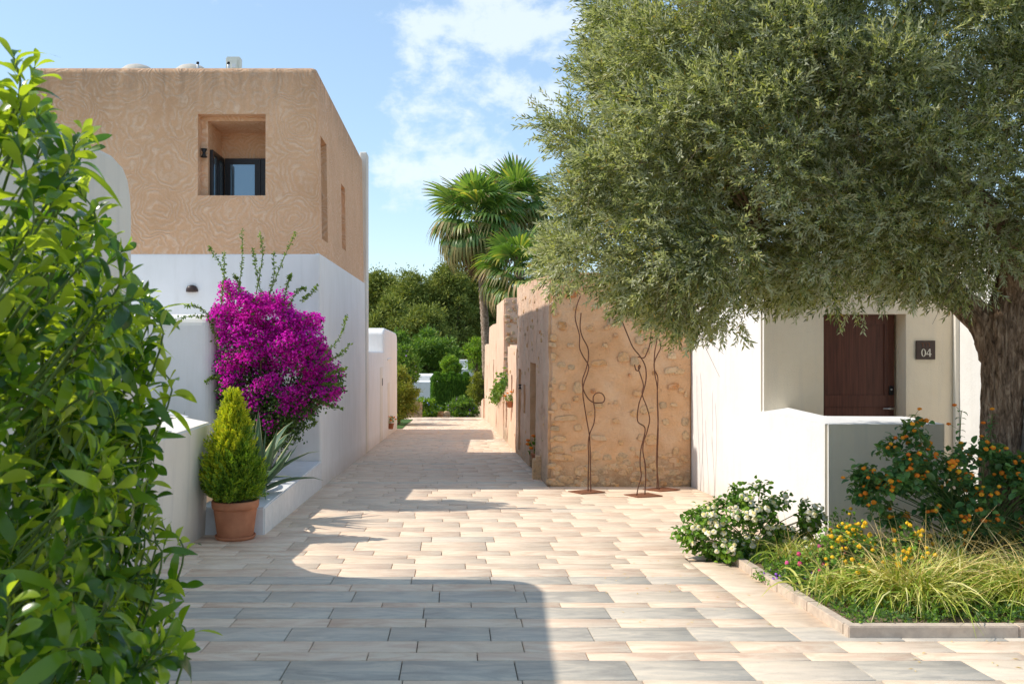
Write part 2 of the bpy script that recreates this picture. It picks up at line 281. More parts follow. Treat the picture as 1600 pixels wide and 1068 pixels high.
M['palm_dead'] = leaf_mat('dead_frond', [(0.0, (0.13, 0.08, 0.045)), (0.6, (0.24, 0.15, 0.09)), (1.0, (0.34, 0.24, 0.15))], trans=0.1, rough=0.8, tcol=(1.2, 1.1, 1.0))
M['blade'] = leaf_mat('variegated_blade', [(0.0, (0.17, 0.27, 0.035)), (0.4, (0.34, 0.42, 0.06)), (0.6, (0.58, 0.57, 0.13)), (1.0, (0.82, 0.76, 0.36))], trans=0.28, rough=0.5, tcol=(1.4, 1.4, 0.8))
M['straw'] = leaf_mat('straw_stalk', [(0.0, (0.56, 0.40, 0.13)), (0.6, (0.74, 0.55, 0.22)), (1.0, (0.82, 0.67, 0.36))], trans=0.15, rough=0.7, tcol=(1.2, 1.2, 0.9))
M['petal_white'] = leaf_mat('white_floret', [(0.0, (0.80, 0.75, 0.56)), (1.0, (0.86, 0.83, 0.70))], trans=0.15, rough=0.7, tcol=(1.1, 1.1, 1.0), objrand=True)
M['petal_cream'] = simple('cream_floret', (0.80, 0.66, 0.25), 0.7, bs=0)
M['petal_orange'] = leaf_mat('orange_floret', [(0.0, (0.75, 0.16, 0.01)), (0.6, (0.82, 0.25, 0.012)), (1.0, (0.85, 0.38, 0.02))], trans=0.12, rough=0.7, tcol=(1.1, 1.1, 1.0), objrand=True)
M['petal_yellow'] = leaf_mat('yellow_floret', [(0.0, (0.80, 0.42, 0.01)), (1.0, (0.85, 0.56, 0.02))], trans=0.12, rough=0.7, tcol=(1.1, 1.1, 1.0), objrand=True)
M['petal_pink'] = leaf_mat('pink_floret', [(0.0, (0.65, 0.06, 0.16)), (0.5, (0.7, 0.12, 0.3)), (1.0, (0.75, 0.3, 0.2))], trans=0.12, rough=0.7, tcol=(1.1, 1.1, 1.0), objrand=True)
M['petal_purple'] = simple('purple_floret', (0.38, 0.14, 0.62), 0.7, bs=0)
M['petal_blue'] = simple('pale_blue_floret', (0.30, 0.36, 0.75), 0.7, bs=0)

# ------------------------------------------------------------------ helpers
def np_mesh(name, V, Fq, mats=None, midx=None, smooth=False):
    me = bpy.data.meshes.new(name); V = np.asarray(V, dtype=np.float32); Fq = np.asarray(Fq, dtype=np.int32)
    me.vertices.add(len(V)); me.vertices.foreach_set('co', V.ravel())
    k = Fq.shape[1]; me.loops.add(Fq.size); me.loops.foreach_set('vertex_index', Fq.ravel())
    me.polygons.add(len(Fq)); me.polygons.foreach_set('loop_start', np.arange(0, Fq.size, k, dtype=np.int32))
    me.polygons.foreach_set('loop_total', np.full(len(Fq), k, dtype=np.int32))
    for m in (mats or []): me.materials.append(m)
    if midx is not None: me.polygons.foreach_set('material_index', np.asarray(midx, dtype=np.int32))
    if smooth: me.polygons.foreach_set('use_smooth', np.ones(len(Fq), dtype=bool))
    me.update(calc_edges=True); return me
def tag(o, label=None, cat=None, group=None, kind=None):
    if label: o['label'] = label
    if cat: o['category'] = cat
    if group: o['group'] = group
    if kind: o['kind'] = kind
    return o
def empty(name, loc, label, cat, group=None):
    o = bpy.data.objects.new(name, None); o.empty_display_size = 0.2; COL.objects.link(o); o.location = loc
    return tag(o, label, cat, group)
def link(name, me, parent=None, kind=None, label=None):
    o = bpy.data.objects.new(name, me); COL.objects.link(o)
    if parent is not None:
        o.parent = parent
        w = Vector((0, 0, 0)); q = parent
        while q is not None: w += q.location; q = q.parent
        o.location = -w          # meshes are modelled in world coordinates
    if kind: o['kind'] = kind
    if label: o['label'] = label
    return o
def place(name, me, loc, parent=None, rot=None, scale=None, kind=None):
    o = bpy.data.objects.new(name, me); COL.objects.link(o)
    loc = Vector(loc)
    if parent is not None:
        o.parent = parent; q = parent
        while q is not None: loc = loc - q.location; q = q.parent
    o.location = loc
    if rot is not None: o.rotation_euler = rot
    if scale is not None: o.scale = scale if not isinstance(scale, (int, float)) else (scale,) * 3
    if kind: o['kind'] = kind
    return o
def mesh_bm(bm, name, mat, smooth=False):
    me = bpy.data.meshes.new(name); bmesh.ops.recalc_face_normals(bm, faces=bm.faces[:]); bm.to_mesh(me); bm.free()
    for m in (mat if isinstance(mat, list) else [mat]): me.materials.append(m)
    if smooth:
        for p in me.polygons: p.use_smooth = True
    return me
def bm_box(bm, x0, x1, y0, y1, z0, z1, mi=0):
    vs_ = [bm.verts.new(v) for v in ((x0, y0, z0), (x1, y0, z0), (x1, y1, z0), (x0, y1, z0), (x0, y0, z1), (x1, y0, z1), (x1, y1, z1), (x0, y1, z1))]
    for f in ((0, 3, 2, 1), (4, 5, 6, 7), (0, 1, 5, 4), (1, 2, 6, 5), (2, 3, 7, 6), (3, 0, 4, 7)):
        bm.faces.new([vs_[i] for i in f]).material_index = mi
    return vs_
def box(name, x0, x1, y0, y1, z0, z1, mat, parent=None, bev=0.0, seg=3, label=None, kind=None):
    bm = bmesh.new(); bm_box(bm, x0, x1, y0, y1, z0, z1)
    if bev: bmesh.ops.bevel(bm, geom=bm.edges[:], offset=bev, segments=seg, affect='EDGES', profile=0.5)
    return link(name, mesh_bm(bm, name, mat), parent, kind, label)
def prism(name, poly, axis, a0, a1, mat, parent=None, bev=0.0, seg=3, label=None, kind=None, sub=None):
    """poly: outline in the two other axes; axis 'x' -> (y,z), 'y' -> (x,z), 'z' -> (x,y)"""
    bm = bmesh.new()
    def P(p, a): return {'x': (a, p[0], p[1]), 'y': (p[0], a, p[1]), 'z': (p[0], p[1], a)}[axis]
    A = [bm.verts.new(P(p, a0)) for p in poly]; B = [bm.verts.new(P(p, a1)) for p in poly]; n = len(poly)
    bm.faces.new(A[::-1]); bm.faces.new(B)
    for i in range(n): bm.faces.new([A[i], A[(i + 1) % n], B[(i + 1) % n], B[i]])
    bmesh.ops.recalc_face_normals(bm, faces=bm.faces[:])
    if bev:
        eds = [e for e in bm.edges if e.calc_face_angle(0) > 0.3]
        bmesh.ops.bevel(bm, geom=eds, offset=bev, segments=seg, affect='EDGES', profile=0.5)
    return link(name, mesh_bm(bm, name, mat), parent, kind, label)
def tube_arrays(pts, rads, n=6, cap=False):
    pts = [Vector(p) for p in pts]; V = []; Fq = []; up = Vector((0.123, 0.31, 1)).normalized()
    prev = None
    for i, p in enumerate(pts):
        t = (pts[min(i + 1, len(pts) - 1)] - pts[max(i - 1, 0)]).normalized()
        if prev is None:
            a = t.cross(up)
            if a.length < 0.05: a = t.cross(Vector((1, 0, 0)))
            a.normalize()
        else:
            a = (prev - t * prev.dot(t)).normalized()
        prev = a; b = t.cross(a)
        for k in range(n):
            th = 2 * math.pi * k / n; V.append(p + (a * math.cos(th) + b * math.sin(th)) * rads[i])
    for i in range(len(pts) - 1):
        for k in range(n):
            Fq.append((i * n + k, i * n + (k + 1) % n, (i + 1) * n + (k + 1) % n, (i + 1) * n + k))
    return np.array([tuple(v) for v in V]), np.array(Fq)
class Tubes:
    def __init__(s): s.V = []; s.F = []; s.o = 0
    def add(s, pts, rads, n=6):
        if isinstance(rads, (int, float)): rads = [rads] * len(pts)
        v, f = tube_arrays(pts, rads, n); s.V.append(v); s.F.append(f + s.o); s.o += len(v)
    def mesh(s, name, mat, smooth=True): return np_mesh(name, np.vstack(s.V), np.vstack(s.F), [mat], smooth=smooth)
def spline(pts, m=6):
    pts = [Vector(p) for p in pts]; out = []
    P = [pts[0] * 2 - pts[1]] + pts + [pts[-1] * 2 - pts[-2]]
    for i in range(1, len(P) - 2):
        for k in range(m):
            t = k / m; a, b, c, d = P[i - 1], P[i], P[i + 1], P[i + 2]
            out.append(0.5 * ((2 * b) + (c - a) * t + (2 * a - 5 * b + 4 * c - d) * t * t + (3 * b - a - 3 * c + d) * t ** 3))
    out.append(pts[-1]); return out
def frames(D, roll=None, up=None):
    """rotation matrices whose local Y is D, local Z near 'up' (random roll otherwise)"""
    D = D / (np.linalg.norm(D, axis=1, keepdims=True) + 1e-9); n = len(D)
    U = np.tile(np.array([0, 0, 1.0]), (n, 1)) if up is None else up
    X = np.cross(D, U); l = np.linalg.norm(X, axis=1, keepdims=True); X = np.where(l < 1e-3, np.array([1.0, 0, 0]), X / (l + 1e-9))
    Z = np.cross(X, D)
    if roll is not None:
        c = np.cos(roll)[:, None]; s = np.sin(roll)[:, None]; X, Z = X * c + Z * s, Z * c - X * s
    return np.stack([X, D, Z], axis=2)
def bake(tv, tf, Rm, T, S):
    tv = np.asarray(tv, float); tf = np.asarray(tf); n = len(T)
    S = np.asarray(S, float)
    if S.ndim == 1: S = S[:, None]
    V = np.einsum('nij,nkj->nki', Rm, tv[None] * S[:, None, :]) + T[:, None, :]
    Fq = tf[None] + (np.arange(n) * len(tv))[:, None, None]
    return V.reshape(-1, 3), Fq.reshape(-1, tf.shape[1])
def randdir(n, zb=0.0):
    d = rng.normal(size=(n, 3)); d /= np.linalg.norm(d, axis=1, keepdims=True); d[:, 2] += zb
    return d / np.linalg.norm(d, axis=1, keepdims=True)
LEAF1 = (np.array([(0, 0, 0), (0.5, 0.45, 0.10), (0, 1, 0), (-0.5, 0.45, 0.10)]), np.array([(0, 1, 2, 3)]))   # unit width and length, folded
def twig(nl, length, leaf_l, leaf_w, spread=50, droop=0.0, seed=0):
    """template of small leaves in pairs along a twig pointing along +Y"""
    r = np.random.default_rng(seed); V = []; Fq = []
    for i in range(nl):
        t = (i // 2 + 1) / (nl / 2) * length; side = 1 if i % 2 else -1
        az = (i // 2) * 1.57 + (0 if side > 0 else math.pi) + r.normal() * 0.3
        a = R(spread) * (1 - 0.35 * t / length) + r.normal() * 0.15
        d = np.array([math.sin(a) * math.cos(az), math.cos(a), math.sin(a) * math.sin(az) - droop])
        Rm = frames(d[None], roll=np.array([r.normal() * 0.8]))
        v, f = bake(LEAF1[0], LEAF1[1], Rm, np.array([[0, t, -droop * t * t / max(length, 1e-3) * 0.5]]), np.array([[leaf_w, leaf_l * r.uniform(0.75, 1.15), leaf_l]]))
        V.append(v); Fq.append(f + 4 * i)
    return np.vstack(V), np.vstack(Fq)
def big_leaf(L_=1.0, W=0.42, curl=0.25, nseg=6, obov=0.62, fold=0.12):
    V = []; Fq = []
    for i in range(nseg + 1):
        t = i / nseg
        w = W * 0.5 * (max(0.0, math.sin(math.pi * t ** (1.0 if obov == 0.5 else math.log(0.5) / math.log(obov)))) ** 0.8) if 0 < t < 1 else 0.012
        y = math.sin(t * (1 + curl)) / (1 + curl) * L_; z = (math.cos(t * (1.0 + curl) * 1.1) - 1) * curl * 1.4
        V += [(-w, y * 1.0, z + fold * w * 2), (0, y, z), (w, y, z + fold * w * 2)]
    for i in range(nseg):
        a = 3 * i; Fq += [(a, a + 1, a + 4, a + 3), (a + 1, a + 2, a + 5, a + 4)]
    return np.array(V), np.array(Fq)
def point_in_poly(x, y, poly):
    inside = np.zeros(len(x), bool); n = len(poly); j = n - 1
    for i in range(n):
        xi, yi = poly[i]; xj, yj = poly[j]
        cond = ((yi > y) != (yj > y)) & (x < (xj - xi) * (y - yi) / (yj - yi + 1e-12) + xi)
        inside ^= cond; j = i
    return inside
def edge_dist(x, y, poly):
    d = np.full(len(x), 1e9); n = len(poly)
    for i in range(n):
        ax, ay = poly[i]; bx, by = poly[(i + 1) % n]; vx, vy = bx - ax, by - ay; l2 = vx * vx + vy * vy + 1e-12
        t = np.clip(((x - ax) * vx + (y - ay) * vy) / l2, 0, 1); d = np.minimum(d, np.hypot(x - ax - t * vx, y - ay - t * vy))
    return d
def sil(pts, D): return [((x - 709) / 1400 * D, EYE + (534 - y) / 1400 * D) for x, y in pts]
def boolean_cut(ob, cutters):
    for c in cutters:
        md = ob.modifiers.new('cut', 'BOOLEAN'); md.operation = 'DIFFERENCE'; md.solver = 'EXACT'; md.object = c
    bpy.context.view_layer.update(); dg = bpy.context.evaluated_depsgraph_get()
    me = bpy.data.meshes.new_from_object(ob.evaluated_get(dg)); ob.modifiers.clear(); ob.data = me
    for c in cutters: bpy.data.objects.remove(c, do_unlink=True)
def cutter(x0, x1, y0, y1, z0, z1, mat): return box('cutter', x0, x1, y0, y1, z0, z1, mat)

# ================================================================== SETTING
# terrain: follows the lane, then a hollow of gardens and a rise with the wood
def terr(x, y):
    z = G(min(y, 47)) - 0.08
    if y > 47: z -= 0.25 + 0.02 * min(y - 47, 60)
    return z
ys = list(np.linspace(-60, 47, 40)) + [47.4] + list(np.linspace(50, 400, 40)) + [2000]
xs = [-1200, -300, -120, -60, -30, -15, -7, 0, 7, 15, 30, 60, 120, 300, 1200]
V = [(x, y, terr(x, y)) for y in ys for x in xs]; nx = len(xs)
Fq = [(j * nx + i, j * nx + i + 1, (j + 1) * nx + i + 1, (j + 1) * nx + i) for j in range(len(ys) - 1) for i in range(nx - 1)]
tag(link('ground', np_mesh('ground', V, Fq, [M['terrain']])), kind='structure')
# paving bed and slabs
pv = link('paving', np_mesh('paving', [(-3.6, 0, G(0) - .02), (7, 0, G(0) - .02), (7, 15.2, G(15.2) - .02), (-3.6, 15.2, G(15.2) - .02), (2.6, 47, G(47) - .02), (-3.2, 47, G(47) - .02), (2.6, 15.2, G(15.2) - .02), (-3.2, 15.2, G(15.2) - .02)],
          [(0, 1, 2, 3), (7, 6, 4, 5)], [M['mortar']])); tag(pv, kind='structure')
def slab_verts(x0, x1, y0, y1, g=0.0036, bv=0.004, th=0.03):
    dz = random.uniform(-0.0015, 0.0015)
    x0 += g; x1 -= g; y0 += g * 1.3; y1 -= g * 1.3
    P = [(x0, y0), (x1, y0), (x1, y1), (x0, y1)]; Q = [(x0 + bv, y0 + bv), (x1 - bv, y0 + bv), (x1 - bv, y1 - bv), (x0 + bv, y1 - bv)]
    V = [(x, y, G(y) - th) for x, y in P] + [(x, y, G(y) - bv + dz) for x, y in P] + [(x, y, G(y) + dz) for x, y in Q]
    Fq = [(8, 9, 10, 11)] + [(i, (i + 1) % 4, 4 + (i + 1) % 4, 4 + i) for i in range(4)] + [(4 + i, 4 + (i + 1) % 4, 8 + (i + 1) % 4, 8 + i) for i in range(4)]
    return V, Fq
rows_d = [5.17, 5.54, 5.71, 5.96, 6.30, 6.53, 6.86, 7.02, 7.40, 7.66, 7.96]
kinds = [0, 1, 1, 0, 1, 0, 1, 0, 1, 0]
rows = []
yy = 5.17; r3 = random.Random(3)
back = []
while yy > 2.0:
    w = r3.choice([0.17, 0.25, 0.34]); back.append((yy - w, yy, 0 if w > 0.3 else r3.choice([1, 1, 2]))); yy -= w
rows += back[::-1]
rows += [(rows_d[i], rows_d[i + 1], kinds[i]) for i in range(10)]
yy = 7.96; last = 0
while yy < 47:
    w = r3.choice([0.165, 0.25, 0.25, 0.34, 0.34]); k = r3.choice([1, 2, 2, 2]) if w < 0.3 else r3.choice([3, 2, 2, 1, 2])
    if yy > 11.5 and r3.random() < 0.75: k = r3.choice([1, 1, 2])
    rows.append((yy, min(yy + w, 47), k)); yy += w
slabs = []
for (y0, y1, k) in rows:
    xl = -3.0 if y0 < 10.2 else (-2.2 if y0 < 34.4 else -2.9); xr = 3.98
    if y0 > 15.0: xr = 1.6
    if y0 < 6.0: xr = 6.6
    elif y0 < 8.6: xr = 2.27
    off = r3.random() * 0.7; x = xl - off; 
    while x < xr - 0.02:
        a, b = max(x, xl), min(x + 0.69, xr)
        if b - a > 0.05:
            kk = k
            if r3.random() < 0.12: kk = r3.choice([1, 2, 3, 2])
            if a > 1.2 and kk == 0: kk = 3 if r3.random() < 0.75 else 0  # sunlight put into colour: grey slabs on the sunny side mostly turn paler
            slabs.append((a, b, y0, y1, kk))
        x += 0.69
# border course beside the flower bed
yb = 5.99
while yb < 8.6:
    slabs.append((2.27, 2.67, yb, min(yb + 0.69, 8.62), 2)); yb += 0.69
def vis(s):
    y = max(s[2], 4.9); px = (s[0] * 1400 / y + 709, s[1] * 1400 / y + 709)
    return s[3] > 5.1 and px[1] > 150 and px[0] < 1600
near = sorted([s for s in slabs if vis(s)], key=lambda s: s[2])[:300]; nset = set(near)
for s in near:
    v, f = slab_verts(*s[:4]); link('paving_slab', np_mesh('paving_slab', v, f, [PAV[s[4]]]), pv)
Vs, Fs, mi, o = [], [], [], 0
for s in slabs:
    if s in nset: continue
    v, f = slab_verts(*s[:4], g=0.0036 if s[2] < 20 else 0.006); Vs += v; Fs += [tuple(i + o for i in q) for q in f]; mi += [s[4]] * len(f); o += len(v)
link('distant_slabs', np_mesh('distant_slabs', Vs, Fs, PAV, mi), pv, kind='stuff')
box('drain_cover', -1.55, -0.55, 31.2, 32.6, G(32) - 0.03, G(31.2) + 0.012, PAV[1], pv)
# lawn strip beyond the long white wall
tag(link('lawn', np_mesh('lawn', [(-5, 34.6, G(34.6) + .02), (-2.0, 34.6, G(34.6) + .02), (-2.0, 44, G(44) + .02), (-5, 44, G(44) + .02)], [(0, 1, 2, 3)], [M['lawn']])), kind='structure')

# ================================================================== LEFT: two-storey house
house = empty('plastered_house', (-4.6, 18.4, G(18.4)), 'two-storey house, white below and brown trowelled plaster above, left of the lane', 'house')
XR = -2.19
prism('lower_wall', [(-7.15, G(15) - .4), (XR + .012, G(15) - .4), (XR - .012, EYE + 1.47), (-7.1, EYE + 1.47)], 'y', 14.8, 22.25, M['white'], house, bev=0.05, seg=4)
bm = bmesh.new()
top = EYE + 4.55
A = [(-7.05, 14.81), (XR - .03, 14.81), (XR - .03, 22.2), (-7.05, 22.2)]
vb = [bm.verts.new((x, y, EYE + 1.40)) for x, y in A]; vt = [bm.verts.new((x + (-.045 if x > -3 else .03), y + (.03 if y < 15 else 0), top)) for x, y in A]
bm.faces.new(vb[::-1]); bm.faces.new(vt)
for i in range(4): bm.faces.new([vb[i], vb[(i + 1) % 4], vt[(i + 1) % 4], vt[i]])
bmesh.ops.bevel(bm, geom=[e for e in bm.edges if max(v.co.z for v in e.verts) > EYE + 2], offset=0.09, segments=5, affect='EDGES', profile=0.5)
up = link('upper_wall', mesh_bm(bm, 'upper_wall', M['brown']))
boolean_cut(up, [cutter(-4.235, -3.115, 14.5, 15.02, EYE + 2.42, EYE + 3.77, M['brown']),
                 cutter(-4.12, -2.46, 15.0, 15.9, EYE + 1.7, EYE + 3.70, M['brown'])])
boolean_cut(up, [cutter(-2.6, -1.9, 15.12, 15.84, EYE + 1.74, EYE + 3.48, M['brown']), cutter(-2.55, -1.9, 17.85, 18.5, EYE + 1.87, EYE + 3.16, M['brown'])])
up.parent = house; up.location = -house.location
box('roof_edge', -6.95, XR - .2, 14.95, 22.1, top - .01, top + .012, M['roof'], house)
# loggia joinery: glazed doors in black frames
w = empty_w = None
def framed_pane(parent, axis, a0, a1, z0, z1, at, t=0.11, mats=('frame', 'glass')):
    bm = bmesh.new()
    def bb(u0, u1, w0, w1, d=0.05):
        if axis == 'x': bm_box(bm, u0, u1, at - d, at, w0, w1)
        else: bm_box(bm, at, at + d, u0, u1, w0, w1)
    bb(a0, a0 + t, z0, z1); bb(a1 - t, a1, z0, z1); bb(a0 + t, a1 - t, z1 - t, z1); bb(a0 + t, a1 - t, z0, z0 + t)
    fr = link('door_frame', mesh_bm(bm, 'door_frame', M[mats[0]]), parent)
    if axis == 'x': box('pane', a0 + t, a1 - t, at - .03, at - .02, z0 + t, z1 - t, M[mats[1]], fr)
    else: box('pane', at + .02, at + .03, a0 + t, a1 - t, z0 + t, z1 - t, M[mats[1]], fr)
    return fr
framed_pane(house, 'x', -4.05, -3.42, EYE + 1.72, EYE + 3.24, 15.895, 0.1)
framed_pane(house, 'x', -3.41, -2.47, EYE + 1.72, EYE + 3.24, 15.895, 0.09)
framed_pane(house, 'y', 15.12, 15.5, EYE + 1.72, EYE + 3.24, -4.115, 0.07)
framed_pane(house, 'y', 15.5, 15.88, EYE + 1.72, EYE + 3.24, -4.115, 0.07)
def lathe(prof, n=24):
    V = []; Fq = []
    for r, z in prof:
        for k in range(n): V.append((r * math.cos(2 * math.pi * k / n), r * math.sin(2 * math.pi * k / n), z))
    for i in range(len(prof) - 1):
        for k in range(n): Fq.append((i * n + k, i * n + (k + 1) % n, (i + 1) * n + (k + 1) % n, (i + 1) * n + k))
    return np.array(V), np.array(Fq)
# black double cone wall lamp by the opening
v, f = lathe([(0.001, .075), (0.055, .07), (0.02, .005), (0.02, -.005), (0.055, -.07), (0.001, -.075)], 16)
lampm = np_mesh('wall_lamp', v, f, [M['black']], smooth=False)
o = place('wall_lamp', lampm, (-4.17, 14.96, EYE + 3.15)); tag(o, 'black hourglass wall lamp on the left side of the upper window opening', 'wall lamp')
# white pilaster at the far end of the house
box('chimney_pier', XR - .15, XR + .03, 22.26, 22.75, G(22.5), EYE + 4.72, M['grey_white'], house, bev=0.03)
# recessed half round wall light
o = empty('recessed_light', (-4.31, 14.8, EYE + .86), 'small dark half-round wall light on the white wall above the bougainvillea', 'wall light')
v, f = lathe([(0.001, 0), (0.10, 0), (0.095, .05), (0.07, .09), (0.03, .105), (0.001, .11)], 20)
me = np_mesh('lamp_shell', v, f, [M['plaque']], smooth=True); place('lamp_shell', me, (-4.32, 14.79, EYE + .83), o, rot=(R(10), 0, 0), scale=(1, .7, 1))
# roof things
for i, (px, wdt, D) in enumerate(((216, 0.24, 15.6), (300, 0.24, 15.6))):
    X = (px - 709) / 1400 * D
    v, f = lathe([(0.31, 0), (0.30, .03), (0.25, .10), (0.17, .15), (0.08, .175), (0.001, .18)], 28)
    o = place('roof_dome', np_mesh('roof_dome', v, f, [M['dome']], smooth=True), (X, D, top), scale=(1.2, 1.2, 1.5))
    tag(o, ['low round roof dome farther left along the brown roof edge', 'low round roof dome nearer the cream roof box'][i], 'roof dome', 'domes on the flat roof')
for i, px in enumerate((309, 357)):
    D = 15.2; X = (px - 709) / 1400 * D; o = empty('vent_pipe', (X, D, top), ['thin roof vent pipe with black cap by a round dome', 'thin roof vent pipe with black cap before the cream box'][i], 'vent pipe', 'vent pipes on the roof')
    v, f = lathe([(0.018, 0), (0.018, .06), (0.001, .06)], 12); place('pipe', np_mesh('pipe', v, f, [M['steel']]), (X, D, top), o, scale=(1, 1, 2.7))
    v, f = lathe([(0.001, .06), (0.025, .06), (0.025, .095), (0.001, .1)], 12); place('cap', np_mesh('cap', v, f, [M['black']]), (X, D, top + .1), o)
D = 15.9; X = (364 - 709) / 1400 * D
o = empty('roof_box', (X, D, top), 'cream plastic equipment box standing on the brown house roof', 'roof unit')
bm = bmesh.new(); bm_box(bm, X - .13, X + .13, D, D + .16, top - .02, top + .515); bmesh.ops.bevel(bm, geom=bm.edges[:], offset=.02, segments=3, affect='EDGES'); link('housing', mesh_bm(bm, 'housing', M['plastic']), o)
bm = bmesh.new(); bm_box(bm, X - .07, X + .09, D - .03, D - .001, top + .2, top + .46); bmesh.ops.bevel(bm, geom=bm.edges[:], offset=.014, segments=2, affect='EDGES'); link('front_cover', mesh_bm(bm, 'front_cover', M['plastic']), o)
bm = bmesh.new(); bm_box(bm, X - .01, X + .06, D - .045, D - .031, top + .3, top + .37); link('label_plate', mesh_bm(bm, 'label_plate', M['copings']), o)

# ---------------- long low white wall with a curved end block
annex = empty('white_annex', (-3.0, 28, G(28)), 'long white annex with rounded raised end and narrow slits, behind the brown house', 'building')
XA = -2.18
prism('low_wall', [(22.76, G(22.7) - .3), (28.05, G(28) - .3), (28.05, EYE - .30), (22.76, EYE - .235)], 'x', -5.5, XA, M['white'], annex, bev=0.05)
# end block, high and rounded
poly = [(28.0, G(28) - .2), (34.4, G(34.4) - .2), (34.4, EYE - .1), (34.35, EYE + .1), (34.2, EYE + .26), (33.8, EYE + .34), (31, EYE + .40), (28.5, EYE + .44), (28.15, EYE + .40), (28.0, EYE + .28)]
prism('end_block', poly, 'x', -5.4, XA + .004, M['white'], annex, bev=0.07, seg=4)
for (px, y0, y1, dd) in ((595.5, 573, 690, .1), (607, 597, 665, .08)):
    D = 2.18 * 1400 / (709 - px); z0 = EYE + (534 - y1) / 1400 * D; z1 = EYE + (534 - y0) / 1400 * D
    box('door_slit', XA - .02, XA + .012, D - .45, D + .45, max(z0, G(D) + .005), z1, M['grey_white'], annex, bev=.008, seg=1)
D = 27.2; box('slit_plate', XA - .01, XA + .02, D - .12, D + .12, EYE - 1.32, EYE - 1.1, M['black'], annex)
D = 30.2; box('ledge', XA - .02, XA + .05, D - .9, D + .8, EYE - .60, EYE - .55, M['white'], annex, bev=.01, seg=1)

# ---------------- tall garden wall and terrace wall in the left foreground
gw = empty('tall_garden_wall', (-3.6, 5.5, G(5.5)), 'tall greyish white wall with rounded top corner at left behind the leafy bush', 'wall')
poly = [(1.0, G(1) - .1), (9.3, G(9.3) - .1), (9.3, EYE - .93), (8.9, EYE - .87), (8.5, EYE - .72), (8.2, EYE - .5), (8.0, EYE - .15), (7.94, EYE + .2), (7.94, EYE + 1.12), (7.92, EYE + 1.28), (7.86, EYE + 1.42), (7.74, EYE + 1.51), (7.5, EYE + 1.56), (6.0, EYE + 1.53), (1.0, EYE + 1.5)]
prism('wall', poly, 'x', -7.5, -2.85, M['grey_white'], gw, bev=0.035, seg=3)
tw = empty('terrace_wall', (-3.4, 9, G(9)), 'low greyish white terrace wall between tall wall and potted cypress', 'wall')
bm = bmesh.new()
out = [(-2.83, 7.0), (-2.83, 10.17), (-3.35, 11.0), (-6.5, 11.0), (-6.5, 7.0)]
A = [bm.verts.new((x, y, G(y) - .1)) for x, y in out]; B = [bm.verts.new((x + (.07 if i in (0, 1) else 0), y, EYE - .91)) for i, (x, y) in enumerate(out)]
bm.faces.new(A[::-1]); bm.faces.new(B)
for i in range(5): bm.faces.new([A[i], A[(i + 1) % 5], B[(i + 1) % 5], B[i]])
bmesh.ops.bevel(bm, geom=[e for e in bm.edges if min(v.co.z for v in e.verts) > EYE - 1.0], offset=.02, segments=3, affect='EDGES')
link('wall', mesh_bm(bm, 'wall', M['grey_white']), tw)
o = link('step_parapet', None) if False else None
prism('sloping_parapet', [(-5.6, EYE - .3), (-5.6, EYE - .93), (-3.3, EYE - .93)], 'y', 11.02, 11.2, M['copings'], tw, bev=.012, seg=2)
cw = empty('courtyard_wall', (-5.2, 13.5, G(13.5)), 'white courtyard wall with rounded corner left of the bougainvillea', 'wall')
prism('wall', [(-7.2, 12.5), (-3.35, 12.5), (-3.35, 14.78), (-7.2, 14.78)], 'z', G(14) - .3, EYE + .39, M['white'], cw, bev=.16, seg=6)
# planter bench
pb = empty('planter_bench', (-2.5, 12.5, G(12.5)), 'low white plastered planter edge running from the pot to the house corner', 'planter')
def quadprism(name, pts_b, pts_t, mat, parent, bev=.015):
    bm = bmesh.new(); A = [bm.verts.new(p) for p in pts_b]; B = [bm.verts.new(p) for p in pts_t]; n = len(A)
    bm.faces.new(A[::-1]); bm.faces.new(B)
    for i in range(n): bm.faces.new([A[i], A[(i + 1) % n], B[(i + 1) % n], B[i]])
    if bev: bmesh.ops.bevel(bm, geom=bm.edges[:], offset=bev, segments=3, affect='EDGES')
    return link(name, mesh_bm(bm, name, mat), parent)
zt0, zt1 = EYE - 1.88, EYE - 1.965
quadprism('edge_wall', [(-2.63, 10.6, G(10.6) - .1), (-2.15, 10.6, G(10.6) - .1), (-2.18, 14.79, G(15) - .1), (-2.66, 14.79, G(15) - .1)],
          [(-2.63, 10.6, zt0), (-2.15, 10.6, zt0), (-2.18, 14.79, zt1), (-2.66, 14.79, zt1)], M['copings'], pb)
quadprism('front_wall', [(-2.9, 10.17, G(10.2) - .1), (-2.15, 10.17, G(10.2) - .1), (-2.15, 10.6, G(10.6) - .1), (-2.9, 10.6, G(10.6) - .1)],
          [(-2.9, 10.17, zt0 + .003), (-2.147, 10.17, zt0 + .003), (-2.147, 10.605, zt0 + .003), (-2.9, 10.605, zt0 + .003)], M['copings'], pb)
link('soil', np_mesh('soil', [(-3.4, 10.6, EYE - 1.99), (-2.6, 10.6, EYE - 1.99), (-2.6, 14.8, EYE - 2.05), (-3.4, 14.8, EYE - 2.05)], [(0, 1, 2, 3)], [M['soil']]), pb)

